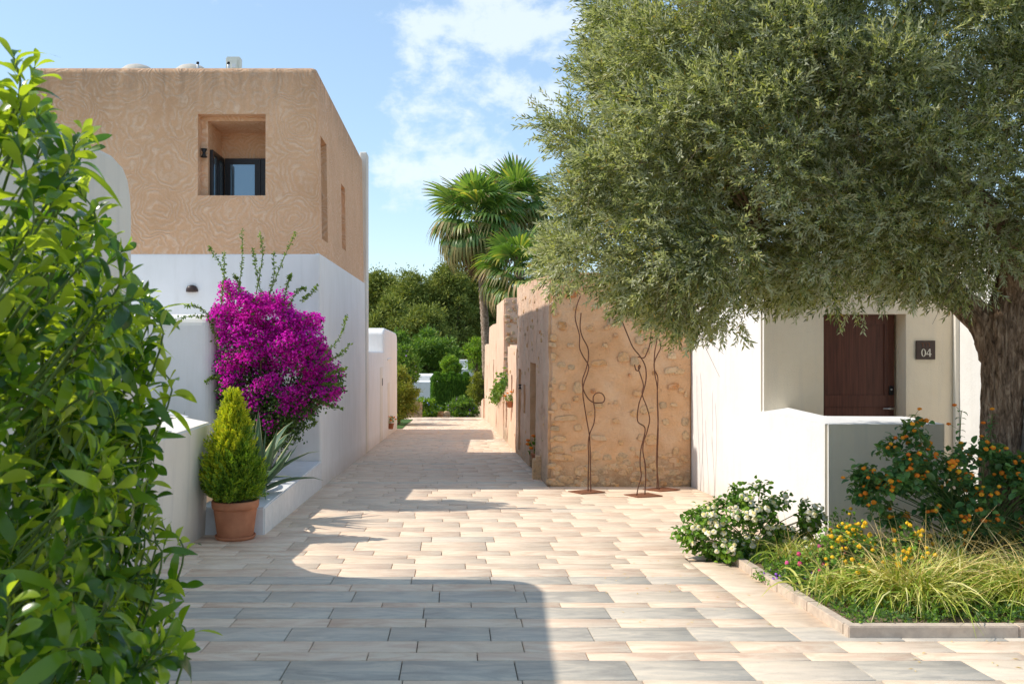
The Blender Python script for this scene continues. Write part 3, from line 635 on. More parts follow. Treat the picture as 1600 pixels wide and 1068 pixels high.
# ================================================================== RIGHT: stone building and lane walls
def rough_block(name, pts_b, pts_t, mat, parent, cuts=14, amp=.02, seed=1, freq=1.7):
    bm = bmesh.new(); A = [bm.verts.new(p) for p in pts_b]; B = [bm.verts.new(p) for p in pts_t]
    bm.faces.new(A[::-1]); bm.faces.new(B)
    for i in range(4): bm.faces.new([A[i], A[(i + 1) % 4], B[(i + 1) % 4], B[i]])
    bmesh.ops.bevel(bm, geom=bm.edges[:], offset=.05, segments=2, affect='EDGES')
    for _ in range(2): bmesh.ops.subdivide_edges(bm, edges=[e for e in bm.edges if e.calc_length() > .35], cuts=3, use_grid_fill=True)
    for v in bm.verts:
        n = noise.noise_vector(v.co * freq + Vector((seed * 7.1, 0, 0))) * amp + noise.noise_vector(v.co * freq * 4 + Vector((seed, 3, 0))) * amp * .45
        v.co += n
    me = mesh_bm(bm, name, mat); 
    return link(name, me, parent)
stone_me = []
for s in range(8):
    bm = bmesh.new(); bmesh.ops.create_icosphere(bm, subdivisions=2, radius=1.0)
    r2 = random.Random(s + 40)
    for v in bm.verts:
        n = noise.noise(v.co * 1.3 + Vector((s * 9.3, 0, 0)))
        v.co *= 1 + .38 * n; 
        v.co.x = max(-.82, min(.82, v.co.x)); v.co.z = max(-.72, min(.75, v.co.z)); v.co.y = max(-.6, min(.6, v.co.y))
        v.co += Vector((r2.uniform(-.05, .05), r2.uniform(-.05, .05), r2.uniform(-.05, .05)))
    stone_me.append(mesh_bm(bm, 'stone', M['stone'])); 
stone_red = []
for s in range(3):
    m2 = stone_me[s].copy(); m2.materials.clear(); m2.materials.append(M['stone_red']); stone_red.append(m2)
sb = empty('stone_building', (2.8, 18.5, G(18.5)), 'ochre rubble stone building with rough plaster, right of the lane', 'building')
wallo = rough_block('wall', [(1.57, 14.97, G(15) - .15), (4.0, 14.97, G(15) - .15), (4.0, 22.66, G(22.7) - .15), (1.57, 22.66, G(22.7) - .15)],
            [(1.60, 14.97, EYE + 1.15), (4.0, 14.97, EYE + 1.2), (4.0, 22.66, EYE + 1.42), (1.60, 22.66, EYE + 1.42)], M['ochre'], None, seed=2)
wallo.data.materials.append(M['pink'])
for p in wallo.data.polygons:
    if p.normal.x < -.6: p.material_index = 1
boolean_cut(wallo, [cutter(1.3, 2.5, 17.3, 18.6, G(19), EYE - .42, M['ochre']), cutter(1.3, 2.2, 21.2, 21.9, EYE - 2.62, EYE - .65, M['ochre']), cutter(1.3, 1.8, 19.8, 20.3, EYE - 1.6, EYE - .95, M['ochre'])])
wallo.parent = sb; wallo.location = -sb.location
# stones set in the gable, traced roughly from where they show (px, py, width, height, red)
ST = [(893, 458, 18, 12, 1), (867, 491, 9, 6, 0), (879, 509, 12, 12, 1), (922, 513, 9, 8, 0), (962, 524, 6, 6, 1), (999, 532, 12, 11, 0), (892, 540, 10, 6, 0), (945, 540, 8, 6, 0), (900, 482, 7, 6, 0), (955, 503, 12, 9, 0), (947, 512, 6, 6, 0),
      (865, 528, 10, 10, 0), (974, 558, 15, 14, 0), (991, 565, 12, 12, 0), (936, 567, 22, 8, 0), (877, 570, 12, 8, 0), (893, 574, 10, 7, 0), (1050, 578, 22, 9, 0), (1023, 582, 7, 6, 1), (984, 586, 5, 4, 1), (902, 606, 12, 16, 0), (927, 611, 7, 6, 1), (879, 605, 10, 9, 0),
      (1052, 603, 16, 8, 1), (996, 615, 12, 8, 0), (900, 623, 8, 6, 0), (884, 635, 14, 9, 0), (866, 635, 9, 11, 0), (936, 633, 13, 7, 0), (962, 629, 6, 6, 0), (1036, 633, 10, 10, 0), (1052, 632, 11, 5, 0), (1071, 616, 5, 9, 0), (925, 645, 13, 7, 0), (991, 645, 12, 9, 0), (1008, 640, 14, 12, 0),
      (884, 653, 32, 8, 0), (867, 669, 13, 7, 0), (903, 668, 11, 9, 0), (962, 657, 10, 7, 0), (1040, 659, 9, 9, 0), (1070, 659, 10, 12, 0), (1019, 640, 9, 7, 0), (875, 685, 18, 8, 0), (936, 684, 22, 8, 0), (1003, 684, 12, 10, 0), (1018, 687, 17, 15, 0), (1056, 704, 9, 12, 0), (970, 691, 7, 7, 0),
      (871, 702, 17, 9, 0), (905, 699, 22, 9, 0), (988, 701, 9, 6, 0), (932, 711, 13, 12, 0), (878, 714, 34, 10, 0), (1071, 680, 9, 13, 0), (1064, 610, 8, 7, 0), (1050, 556, 12, 9, 0), (1010, 548, 10, 9, 0), (1068, 545, 9, 8, 0), (1062, 580, 14, 8, 0), (1040, 520, 9, 8, 0), (1030, 500, 14, 10, 0), (985, 498, 10, 8, 0), (930, 480, 9, 7, 0), (960, 470, 12, 9, 1), (1000, 470, 14, 10, 0), (1050, 480, 12, 9, 0), (865, 595, 7, 9, 0), (864, 556, 7, 10, 0), (866, 455, 8, 9, 0), (865, 475, 7, 8, 0)]
Dg = 14.97
def put_stone(x, z, w, h, red, D=Dg, side=False, parent=sb, deep=.045, out=.002):
    me = random.choice(stone_red if red else stone_me)
    if side: o = place('stone', me, (D, x, z), parent, rot=(random.uniform(-.2, .2), 0, 0), scale=(deep, w, h))
    else: o = place('stone', me, (x, D - out, z), parent, rot=(0, random.uniform(-.25, .25), 0), scale=(w, deep, h))
    return o
for (px, py, w_, h_, red) in ST:
    k = Dg / 1400; put_stone((px - 709) * k, EYE + (534 - py) * k, w_ * k * .68, h_ * k * .72, red)
# denser weathered rubble along the foot, smaller pieces
r5 = random.Random(11)
for i in range(120):
    x = r5.uniform(1.62, 3.95); hmax = .55 if x > 2.4 else .32
    z = G(15) + r5.uniform(.02, hmax); w_ = r5.uniform(.035, .10); put_stone(x, z, w_, w_ * r5.uniform(.5, .85), r5.random() < .06, deep=.04, out=-.008)
for i in range(15):     # quoins on the corner edge
    z = G(15) + r5.uniform(.1, 3.3); put_stone(1.63 + r5.uniform(-.02, .05), z, r5.uniform(.03, .09), r5.uniform(.025, .05), r5.random() < .2, deep=.05, out=.0)
for i in range(70):     # stones peeping through on the lane side
    D = r5.uniform(15.2, 22.5); z = r5.uniform(G(D) + .1, EYE + 1.0)
    if any(a - .1 < D < b + .1 and z < t for a, b, t in ((17.3, 18.6, EYE - .35), (21.2, 21.9, EYE - .6), (19.8, 20.3, EYE - .9))): continue
    put_stone(D, z, r5.uniform(.06, .14), r5.uniform(.03, .07), r5.random() < .15, D=1.595, side=True, deep=.03)
# corner post stone at the foot of the lane side
po = rough_block('kerb_stone', [(1.42, 16.1, G(16.2) - .05), (1.66, 16.1, G(16.2) - .05), (1.66, 16.6, G(16.6) - .05), (1.44, 16.6, G(16.6) - .05)], [(1.44, 16.1, G(16) + .40), (1.62, 16.1, G(16) + .42), (1.62, 16.6, G(16.6) + .4), (1.46, 16.6, G(16.6) + .4)], M['stone'], None, amp=.015)
tag(po, 'squat weathered guard stone at the foot of the lane wall', 'stone')
# small black lamp beside the doorway
o = place('door_lamp', lampm, (1.53, 20.7, EYE - 1.03), scale=.75); tag(o, 'small black lamp on the lane side of the ochre stone building', 'wall lamp')
# lane walls further along
def lane_wall(name, y0, y1, z0, z1, label, mat, thick=1.6, slots=(), stones=0, x=1.57, front=False):
    e = empty(name, (x + thick / 2, (y0 + y1) / 2, G(y0)), label, 'wall')
    ob = rough_block('wall', [(x, y0, G(y0) - .3), (x + thick, y0, G(y0) - .3), (x + thick, y1, G(y1) - .3), (x, y1, G(y1) - .3)],
                     [(x + .02, y0, EYE + z0), (x + thick, y0, EYE + z0), (x + thick, y1, EYE + z1), (x + .02, y1, EYE + z1)], mat, None, amp=.025, seed=y0)
    if slots: boolean_cut(ob, [cutter(x - .3, x + .3, a, b, EYE + c, EYE + d, mat) for a, b, c, d in slots])
    ob.parent = e; ob.location = -e.location
    for i in range(stones):
        if front or r5.random() < .5: put_stone(x + r5.uniform(.05, .62), r5.uniform(G(y0) + .3, EYE + z0 - .1), r5.uniform(.05, .1), r5.uniform(.04, .08), r5.random() < .25, D=y0, parent=e)
        else:
            D = r5.uniform(y0 + .1, y1 - .1); put_stone(D, r5.uniform(G(D) + .1, EYE + z1 - .1), r5.uniform(.06, .15), r5.uniform(.05, .08), r5.random() < .3, D=x + .02, side=True, parent=e, deep=.04)
    return e
lane_wall('lane_wall', 22.7, 26.2, -.11, -.09, 'low pink plastered lane wall adjoining the ochre stone building', M['pink_smooth'], .5, slots=((24.3, 24.8, -2.2, -.9),), stones=10)
lane_wall('lane_wall', 26.22, 28.48, -1.35, -1.35, 'lowest pink lane wall, with a green creeper hanging over it', M['pink'], .6, slots=((26.9, 27.3, -2.6, -1.6),), stones=10)
lane_wall('lane_wall', 28.5, 33.3, 1.40, 1.40, 'tall lane wall with bare rubble end facing the viewer', M['pink_smooth'], 2.2, stones=120, front=True)
lane_wall('lane_wall', 33.32, 40.2, .72, .70, 'mid-height plain pink lane wall in front of the palm trunk', M['pink_smooth'], 1.2, slots=((35.2, 35.7, -2.3, -.7),))
lane_wall('lane_wall', 40.22, 46.0, -.1, -.12, 'low pink lane wall by the foot of the leaning palm trunk', M['pink_smooth'], .5, slots=((42.3, 42.8, -2.4, -1.1),))
prism('stepped_wall', [(46.02, G(46) - .5), (60, G(47) - 1.6), (60, EYE - 4.0), (52, EYE - 4.0), (52, EYE - 3.7), (49, EYE - 3.6), (49, EYE - 3.2), (46.02, EYE - 2.9)], 'x', 1.5, 2.0, M['pink_smooth'], bev=.02)
tag(bpy.data.objects['stepped_wall'], 'low pale pink stepped wall where the lane ends on the right', 'wall')

# ================================================================== RIGHT: white house number 04
wh = empty('white_house', (6, 13.5, G(13)), 'white and cream plastered house with a dark door behind the olive tree', 'house')
XW = 3.975; DF = 11.57; zr = EYE + 1.15
bm = bmesh.new(); bm_box(bm, XW, 11.0, DF, 15.2, G(15.3) - .2, zr); bmesh.ops.bevel(bm, geom=bm.edges[:], offset=.03, segments=3, affect='EDGES')
hw = link('wall', mesh_bm(bm, 'wall', [M['cream'], M['white_paint']]))
boolean_cut(hw, [cutter(XW + .8, 5.842, DF - .3, DF + .31, EYE - 1.9, EYE + .36, M['cream'])])
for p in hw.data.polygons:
    p.material_index = 1 if p.normal.x < -.6 and p.center.x < 4.1 else 0  # white on the sunlit side, warm-tinted cream on the shaded front
hw.parent = wh; hw.location = -wh.location
box('side_wing', 6.50, 11, 6.8, DF - .001, G(DF) - .2, zr + .15, M['white_paint'], wh, bev=.03)
box('corner_strip', 6.44, 6.499, DF - .06, DF - .002, G(DF) - .2, zr, M['grey_white'], wh, bev=.01, seg=1)
# door
DD = DF + .308
dr = box('door', XW + .802, 5.81, DD - .05, DD - .002, EYE - 1.88, EYE + .358, M['wood'], wh)
dx0, dx1 = XW + .803, 5.808
box('door_rail', dx0 + .0, dx1, DD - .064, DD - .051, EYE + .235, EYE + .357, M['wood'], dr)
box('door_rail', dx0 + .0, dx1, DD - .064, DD - .051, EYE - .855, EYE - .70, M['wood'], dr)
box('door_stile', dx1 - .13, dx1, DD - .064, DD - .051, EYE - .698, EYE + .233, M['wood'], dr)
box('door_stile', dx0, dx0 + .12, DD - .064, DD - .051, EYE - .698, EYE + .233, M['wood'], dr)
box('lower_panel', dx0 + .12, dx1 - .13, DD - .058, DD - .051, EYE - 1.6, EYE - .86, M['wood'], dr)
hx = (1388 - 709) / 1400 * DD
lk = box('lock_plate', hx - .028, hx + .032, DD - .083, DD - .066, EYE - .70, EYE - .575, M['black'], dr, bev=.012, seg=2)
v, f = lathe([(0.001, 0), (0.012, 0), (0.012, .008), (0.001, .009)], 12); place('keyhole', np_mesh('keyhole', v, f, [M['steel']]), (hx, DD - .083, EYE - .625), lk, rot=(R(90), 0, 0))
t = Tubes(); t.add([(hx + .0, DD - .06, EYE - .875), (hx, DD - .085, EYE - .875), (hx, DD - .12, EYE - .875), (hx - .02, DD - .13, EYE - .875), (hx - .13, DD - .13, EYE - .875), (hx - .131, DD - .13, EYE - .875)], [.030, .028, .012, .011, .010, .001], 12)
link('door_handle', t.mesh('door_handle', M['steel']), dr)
v, f = lathe([(0.001, 0), (0.028, 0), (0.028, .006), (0.001, .007)], 20); place('handle_rose', np_mesh('handle_rose', v, f, [M['steel']]), (hx, DD - .066, EYE - .875), dr, rot=(R(90), 0, 0))
# number plaque 04
pl = empty('number_plaque', ((1445 - 709) / 1400 * DF, DF, EYE), 'square brown plaque reading 04 on the cream wall beside the door', 'sign')
cx = (1445 - 709) / 1400 * DF; cz = EYE + (534 - 546.5) / 1400 * DF; hs = .121
box('plate', cx - hs, cx + hs, DF - .03, DF - .003, cz - hs, cz + hs, M['plaque'], pl, bev=.003, seg=1)
def glyph(name, polys, z0, mat, parent):
    for outer in polys:
        prism(name, outer, 'y', DF - .034, DF - .0302, mat, parent)
def ring(cx_, cz_, rx, rz, ix, iz, n=28):
    bm = bmesh.new(); O = []; I = []; O2 = []; I2 = []
    for k in range(n):
        a = 2 * math.pi * k / n; c, s = math.cos(a), math.sin(a)
        for lst, ex, ez, y in ((O, rx, rz, DF - .034), (I, ix, iz, DF - .034), (O2, rx, rz, DF - .0302), (I2, ix, iz, DF - .0302)): lst.append(bm.verts.new((cx_ + ex * c, y, cz_ + ez * s)))
    for k in range(n):
        j = (k + 1) % n; bm.faces.new([O[k], O[j], I[j], I[k]]); bm.faces.new([O2[k], O2[j], O[j], O[k]]); bm.faces.new([I[k], I[j], I2[j], I2[k]])
    return bm
link('numeral_zero', mesh_bm(ring(cx - .032, cz - .035, .030, .050, .0165, .044), 'numeral_zero', M['ivory']), pl)
bm = bmesh.new()
def pb_(bm, pts):
    A = [bm.verts.new((cx + x, DF - .034, cz + z)) for x, z in pts]; B = [bm.verts.new((cx + x, DF - .0302, cz + z)) for x, z in pts]
    bm.faces.new(A); bm.faces.new(B[::-1])
    for i in range(len(A)): bm.faces.new([A[i], A[(i + 1) % len(A)], B[(i + 1) % len(A)], B[i]])
pb_(bm, [(.043, -.083), (.055, -.083), (.055, .015), (.043, .015)]); pb_(bm, [(.003, -.060), (.043, -.060), (.043, -.050), (.003, -.050)])
pb_(bm, [(.055, -.060), (.068, -.060), (.068, -.050), (.055, -.050)]); pb_(bm, [(.003, -.050), (.012, -.050), (.043, .002), (.043, .015)]); pb_(bm, [(.035, -.085), (.063, -.085), (.063, -.0831), (.035, -.0831)])
link('numeral_four', mesh_bm(bm, 'numeral_four', M['ivory']), pl)
for i in range(3):
    bm = bmesh.new(); ox = -.045 + i * .042
    pb_(bm, [(ox, .040), (ox + .006, .040), (ox + .006, .082), (ox, .082)]); pb_(bm, [(ox - .018, .086), (ox + .006, .083), (ox + .006, .090), (ox - .014, .092)])
    link('emblem_stroke', mesh_bm(bm, 'emblem_stroke', M['corten']), pl)
# low parapet in front of the door
pw = empty('parapet_wall', (4.6, 10.2, G(10.2)), 'low white parapet wall, its shaded faces tinted cream, in front of the dark door', 'wall')
bm = bmesh.new()
def zb(y): return G(y) - .1
Pb = [(XW - .004, 9.56), (5.25, 9.56), (5.25, 10.42), (XW + .34, 10.42), (XW + .34, DF + .1), (XW - .004, DF + .1)]
Zt = [-.876, -.876, -.865, -.86, -.845, -.90]
A = [bm.verts.new((x, y, zb(y))) for x, y in Pb]; B = [bm.verts.new((x, y, EYE + z)) for (x, y), z in zip(Pb, Zt)]
A_ = A; n = 6
for i in range(n): bm.faces.new([A[i], A[(i + 1) % n], B[(i + 1) % n], B[i]])
bm.faces.new([B[0], B[1], B[2], B[3]]); bm.faces.new([B[0], B[3], B[4], B[5]]); bm.faces.new([A[3], A[2], A[1], A[0]]); bm.faces.new([A[5], A[4], A[3], A[0]])
bmesh.ops.bevel(bm, geom=[e for e in bm.edges if min(v.co.z for v in e.verts) > EYE - 1.2 and e.calc_face_angle(0) > .4] + [e for e in bm.edges if abs(e.verts[0].co.z - e.verts[1].co.z) > .8], offset=.028, segments=4, affect='EDGES')
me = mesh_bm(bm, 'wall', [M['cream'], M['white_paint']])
for p in me.polygons: p.material_index = 1 if (p.normal.x < -.6 or p.normal.z > .5) else 0  # white on sunlit side and top, warm-tinted cream on shaded faces
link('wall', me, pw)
# continuation of the white wall foot plinth
# ================================================================== sculptures
zs = 1 / 3.1417
def sculpture(name, plate, D, rods, label, rotz):
    cx_ = (860 + plate[0] * zs - 709) / 1400 * D
    e = empty(name, (cx_, D, G(D)), label, 'sculpture', 'bent steel rod sculptures before the ochre wall')
    me = bpy.data.meshes.new('base_plate'); bm = bmesh.new(); bm_box(bm, -.22, .22, -.2, .2, .004, .016)
    me = mesh_bm(bm, 'base_plate', M['corten']); o = place('base_plate', me, (cx_, D, G(D)), e, rot=(-math.atan(SL), 0, rotz))
    for j, r in enumerate(rods):
        r2 = random.Random(len(r) + j * 5 + int(D * 10)); pts = []
        for i, (x, y) in enumerate(r):
            X = (860 + x * zs - 709) / 1400 * D; Z = EYE + (534 - (450 + y * zs)) / 1400 * D
            hgt = Z - G(D); dy = (0.05 if j else -0.05) + .12 * math.sin(hgt * 1.7 + j * 2 + D) * min(1, hgt)
            pts.append((X, D + dy, max(Z, G(D) + .014)))
        pts[-1] = (pts[-1][0], D + (0.05 if j else -0.05), G(D) + .014)
        t = Tubes(); sp_ = spline(pts, 6); t.add(sp_, [.0095] * len(sp_), 8); link('rod', t.mesh('rod', M['rust_rod']), e)
S1a = [(148, 38), (128, 90), (120, 150), (138, 230), (137, 290), (152, 330), (178, 375), (176, 410), (158, 460), (152, 510), (162, 580), (175, 650), (188, 715), (193, 770), (195, 830), (196, 920), (196, 1000)]
S1b = [(157, 120), (153, 190), (165, 240), (190, 290), (194, 340), (180, 400), (162, 450), (165, 500), (188, 543), (215, 561), (245, 563), (262, 558), (268, 540), (258, 520), (239, 513), (220, 522), (211, 545), (218, 600), (212, 660), (190, 715), (184, 760), (187, 830), (187, 920), (187, 1000)]
S2a = [(330, 95), (345, 160), (370, 230), (395, 290), (430, 335), (455, 385), (458, 450), (445, 510), (427, 570), (425, 650), (463, 688), (445, 790), (440, 860), (445, 920), (430, 970), (420, 1018)]
S2b = [(418, 375), (424, 400), (436, 405), (446, 385), (440, 380), (438, 400), (450, 440), (458, 480), (450, 520), (470, 580), (483, 640), (470, 700), (455, 750), (452, 800), (465, 860), (470, 930), (467, 1022)]
S2c = [(497, 212), (492, 270), (475, 320), (460, 342), (433, 337)]
S3a = [(508, 195), (517, 250), (505, 310), (500, 370), (502, 420), (512, 480), (515, 560), (520, 640), (519, 740), (520, 850), (525, 920), (530, 985)]
S3b = [(546, 245), (553, 290), (535, 330), (520, 370), (522, 405), (536, 440), (530, 520), (528, 600), (527, 700), (524, 800), (525, 900), (527, 985)]
sculpture('rod_sculpture', (177, 1000), 14.2, [S1a, S1b], 'rusty rod sculpture with a round loop at mid height, leftmost of the three', R(25))
sculpture('rod_sculpture', (455, 1022), 13.75, [S2a, S2b], 'rusty rod sculpture with knotted rods and raised arm, nearest of the three', R(20))
sc2 = [o for o in bpy.data.objects if o.name == 'rod_sculpture.001'][0]
pts = [((860 + x * zs - 709) / 1400 * 13.75, 13.75 + .04, EYE + (534 - (450 + y * zs)) / 1400 * 13.75) for x, y in S2c]
# the arm is welded to the first rod
t = Tubes(); sp_ = spline(pts, 6); t.add(sp_, [.0095] * len(sp_), 8); link('rod', t.mesh('rod', M['rust_rod']), sc2)
sculpture('rod_sculpture', (545, 988), 14.5, [S3a, S3b], 'rusty rod sculpture of two close upright rods, rightmost against the ochre wall', R(30))

# ================================================================== potted golden cypress
PX, PD = -2.42, 9.93; pz = G(PD)
pot = empty('terracotta_pot', (PX, PD, pz), 'terracotta pot standing on a round saucer by the white planter edge', 'plant pot')
v, f = lathe([(0.001, .02), (0.192, .02), (0.198, .05), (0.236, .335), (0.234, .34), (0.250, .345), (0.257, .37), (0.259, .42), (0.252, .432), (0.232, .432), (0.226, .40), (0.001, .395)], 48)
place('pot', np_mesh('pot', v, f, [M['terracotta']], smooth=True), (PX, PD, pz), pot)
v, f = lathe([(0.001, .004), (0.20, .004), (0.214, .018), (0.222, .045), (0.214, .048), (0.20, .03), (0.001, .022)], 48)
place('saucer', np_mesh('saucer', v, f, [M['terracotta']], smooth=True), (PX, PD, pz), pot)
v, f = lathe([(0.001, .405), (0.225, .402)], 24); place('soil', np_mesh('soil', v, f, [M['soil']]), (PX, PD, pz), pot)
def fan_spray(seed, n=15, ln=0.125):
    r = np.random.default_rng(seed); V = []; Fq = []; k = 0
    for i in range(n):
        t = i / n; s = 1 if i % 2 else -1; a = s * R(38) * (1 - t * .6) + r.normal() * .12
        d = np.array([[math.sin(a), math.cos(a), r.normal() * .25]])
        v, f = bake(LEAF1[0], LEAF1[1], frames(d, roll=np.array([r.normal()])), np.array([[0, t * ln, 0]]), np.array([[.0125, ln * .40 * (1.1 - t * .5), .02]])); V.append(v); Fq.append(f + k); k += 4
    return np.vstack(V), np.vstack(Fq)
cy = empty('golden_cypress', (PX, PD, pz + .41), 'cone-shaped yellow-green cypress growing in the terracotta pot', 'conifer')
base_z, top_z = EYE - 1.72, EYE - .60; Hc = top_z - base_z
def cone_r(t): return np.interp(t, [0, .08, .2, .4, .6, .8, .93, 1], [.20, .255, .27, .215, .15, .085, .036, .004])
n = 3000; t_ = rng.random(n) ** 1.25; az = rng.random(n) * 2 * np.pi
depth = rng.random(n) ** .45
lump = 1 + .13 * np.sin(az * 3 + t_ * 9) + .1 * np.sin(az * 7 - t_ * 17)
rr = cone_r(t_) * depth * lump * np.where(rng.random(n) < .12, 1.13, 1.0)
T = np.stack([PX - .03 + rr * np.cos(az), PD + rr * np.sin(az), base_z + t_ * Hc - .03], 1)
dirs = np.stack([np.cos(az) * .55, np.sin(az) * .55, .75 + .6 * t_], 1) + rng.normal(size=(n, 3)) * .22
sz = rng.choice([.7, .95, 1.2, 1.55], n) * (1.05 - .35 * t_)
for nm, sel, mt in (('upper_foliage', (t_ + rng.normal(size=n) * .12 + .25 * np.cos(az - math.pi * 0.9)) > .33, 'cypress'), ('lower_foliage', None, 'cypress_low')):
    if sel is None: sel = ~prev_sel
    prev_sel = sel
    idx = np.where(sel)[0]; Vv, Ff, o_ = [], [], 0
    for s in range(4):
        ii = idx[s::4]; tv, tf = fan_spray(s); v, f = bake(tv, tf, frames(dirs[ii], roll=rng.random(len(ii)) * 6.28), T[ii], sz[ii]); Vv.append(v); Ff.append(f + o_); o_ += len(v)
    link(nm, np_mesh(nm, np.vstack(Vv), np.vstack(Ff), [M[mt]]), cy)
t = Tubes(); t.add([(PX, PD, pz + .4), (PX - .02, PD, base_z + Hc * .85)], [.02, .004], 6); link('trunk', t.mesh('trunk', M['twig']), cy)

# ================================================================== agaves
def agave_leaf(seed):
    r = random.Random(seed); Ln = 1.0; nseg = 8; V = []; Fq = []; mi = []
    for i in range(nseg + 1):
        t = i / nseg; w = .085 * (1 - t) ** .7 * (0.75 + 1.1 * t * (1 - t) * 2) + .001; th = .02 * (1 - t) + .001
        z = .12 * t * t * r.uniform(.9, 1.1) - .35 * t ** 3 * (seed % 2)
        for u in (-1, -.8, 0, .8, 1): V.append((u * w, t * Ln, z + abs(u) * w * .55))
        V.append((0, t * Ln, z - th))
    for i in range(nseg):
        a = 6 * i; b = a + 6
        for j in range(4): Fq.append((a + j, a + j + 1, b + j + 1, b + j)); mi.append(1 if j in (0, 3) else 0)
        Fq += [(a + 4, a + 5, b + 5, b + 4), (a + 5, a, b, b + 5)]; mi += [0, 0]
    return np_mesh('leaf', V, Fq, [M['agave'], M['agave_edge']], mi, smooth=True)
ag_me = [agave_leaf(s) for s in range(4)]
def agave(X, D, z, size, nl, label, seed):
    r = random.Random(seed); e = empty('agave', (X, D, z), label, 'agave', 'agaves in the white planter')
    for i in range(nl):
        az = i * 2.399 + r.uniform(-.2, .2); el = R(78 - 62 * (i / nl)) + r.uniform(-.1, .1)
        o = place('leaf', ag_me[i % 4], (X, D, z + .04), e, rot=(el, 0, az), scale=size * r.uniform(.8, 1.1))
agave(-2.45, 11.2, EYE - 1.93, 1.0, 26, 'grey-green agave behind the golden cypress', 1)
agave(-2.74, 11.0, EYE - 1.99, 1.02, 11, 'tall agave rosette between cypress and terrace wall', 5)
agave(-2.72, 12.2, EYE - 2.0, .6, 18, 'smaller agave under the bougainvillea', 3)
agave(-3.55, 11.4, EYE - 1.25, .38, 12, 'small agave behind the end of the terrace wall', 9)

# ================================================================== generic foliage by silhouette volume
def volume_points(poly, D0, half, n, ncl, crad, rs, shell=.5, edge=.45, edge_in=0.0):
    """clumps spread in the volume whose outline is poly (x,z) at distance D0"""
    xs_ = [p[0] for p in poly]; zs_ = [p[1] for p in poly]; C_ = []
    while len(C_) < ncl:
        x = rs.uniform(min(xs_), max(xs_), 400); z = rs.uniform(min(zs_), max(zs_), 400); ok = point_in_poly(x, z, poly)
        x = x[ok]; z = z[ok]; d = edge_dist(x, z, poly); ok = d > edge_in; x, z, d = x[ok], z[ok], d[ok]
        h = half * np.sqrt(np.clip(d / edge, .06, 1))
        u = rs.uniform(-1, 1, len(x)); u = np.sign(u) * np.abs(u) ** shell
        for a, b, c, hh in zip(x, z, u * h, h): C_.append((a, D0 + c, b, c / (hh + 1e-6)))
    C_ = np.array(C_[:ncl]); idx = rs.integers(0, ncl, n)
    off = rs.normal(size=(n, 3)); off /= np.linalg.norm(off, axis=1, keepdims=True); off *= (rs.random(n) ** .4)[:, None]
    cr = crad * rs.uniform(.6, 1.25, ncl)[idx]
    P = C_[idx, :3] + off * cr[:, None] * np.array([1.15, 1, .8])
    return C_, P, off
# ---------------- bougainvillea
bg_ = empty('bougainvillea', (-2.75, 12.9, EYE - 2.0), 'big bougainvillea covered in magenta bracts against the white house corner', 'shrub')
Db = 12.75
polyb = sil([(352, 436), (385, 450), (425, 462), (445, 452), (462, 485), (500, 492), (503, 530), (525, 575), (535, 605), (526, 645), (500, 628), (490, 655), (474, 685), (445, 702), (405, 692), (370, 670), (345, 640), (334, 590), (350, 525), (325, 500), (335, 480), (352, 465)], Db)
rs = np.random.default_rng(21)
C_, P, off = volume_points(polyb, Db, .5, 40000, 420, .13, rs, shell=.6, edge=.35, edge_in=.06)
# bracts toward the light and the lane side, leaves below and behind
bscore = (P[:, 2] - (EYE - .55)) * .9 + (P[:, 0] + 2.7) * .25 - (P[:, 1] - Db) * .55 + rs.normal(size=len(P)) * .18 + np.sin(P[:, 0] * 11 + 1) * np.sin(P[:, 2] * 9) * .34
isb = bscore > .05 + .35 * (rs.random(len(P)) < .18); 
tri = []
BR = (np.array([(0, 0, 0), (.5, .6, .25), (0, 1.05, .1), (-.5, .6, .25)]), np.array([(0, 1, 2, 3)]))
def bract_t(seed):
    r = np.random.default_rng(seed); V = []; Fq = []
    for i in range(3):
        a = i * 2.094; d = np.array([[math.cos(a) * .7, .75, math.sin(a) * .7]]); v, f = bake(BR[0], BR[1], frames(d, roll=np.array([r.random() * 3])), np.zeros((1, 3)), np.ones((1, 3))); V.append(v); Fq.append(f + 4 * i)
    return np.vstack(V), np.vstack(Fq)
tv, tf = bract_t(1)
Pb_ = P[isb]; db = off[isb] + np.array([-.1, -.5, .3]); 
v, f = bake(tv, tf, frames(db + rs.normal(size=db.shape) * .4, roll=rs.random(len(db)) * 6.28), Pb_, rs.uniform(.018, .032, len(db)))
link('bracts', np_mesh('bracts', v, f, [M['bract']]), bg_, kind='stuff')
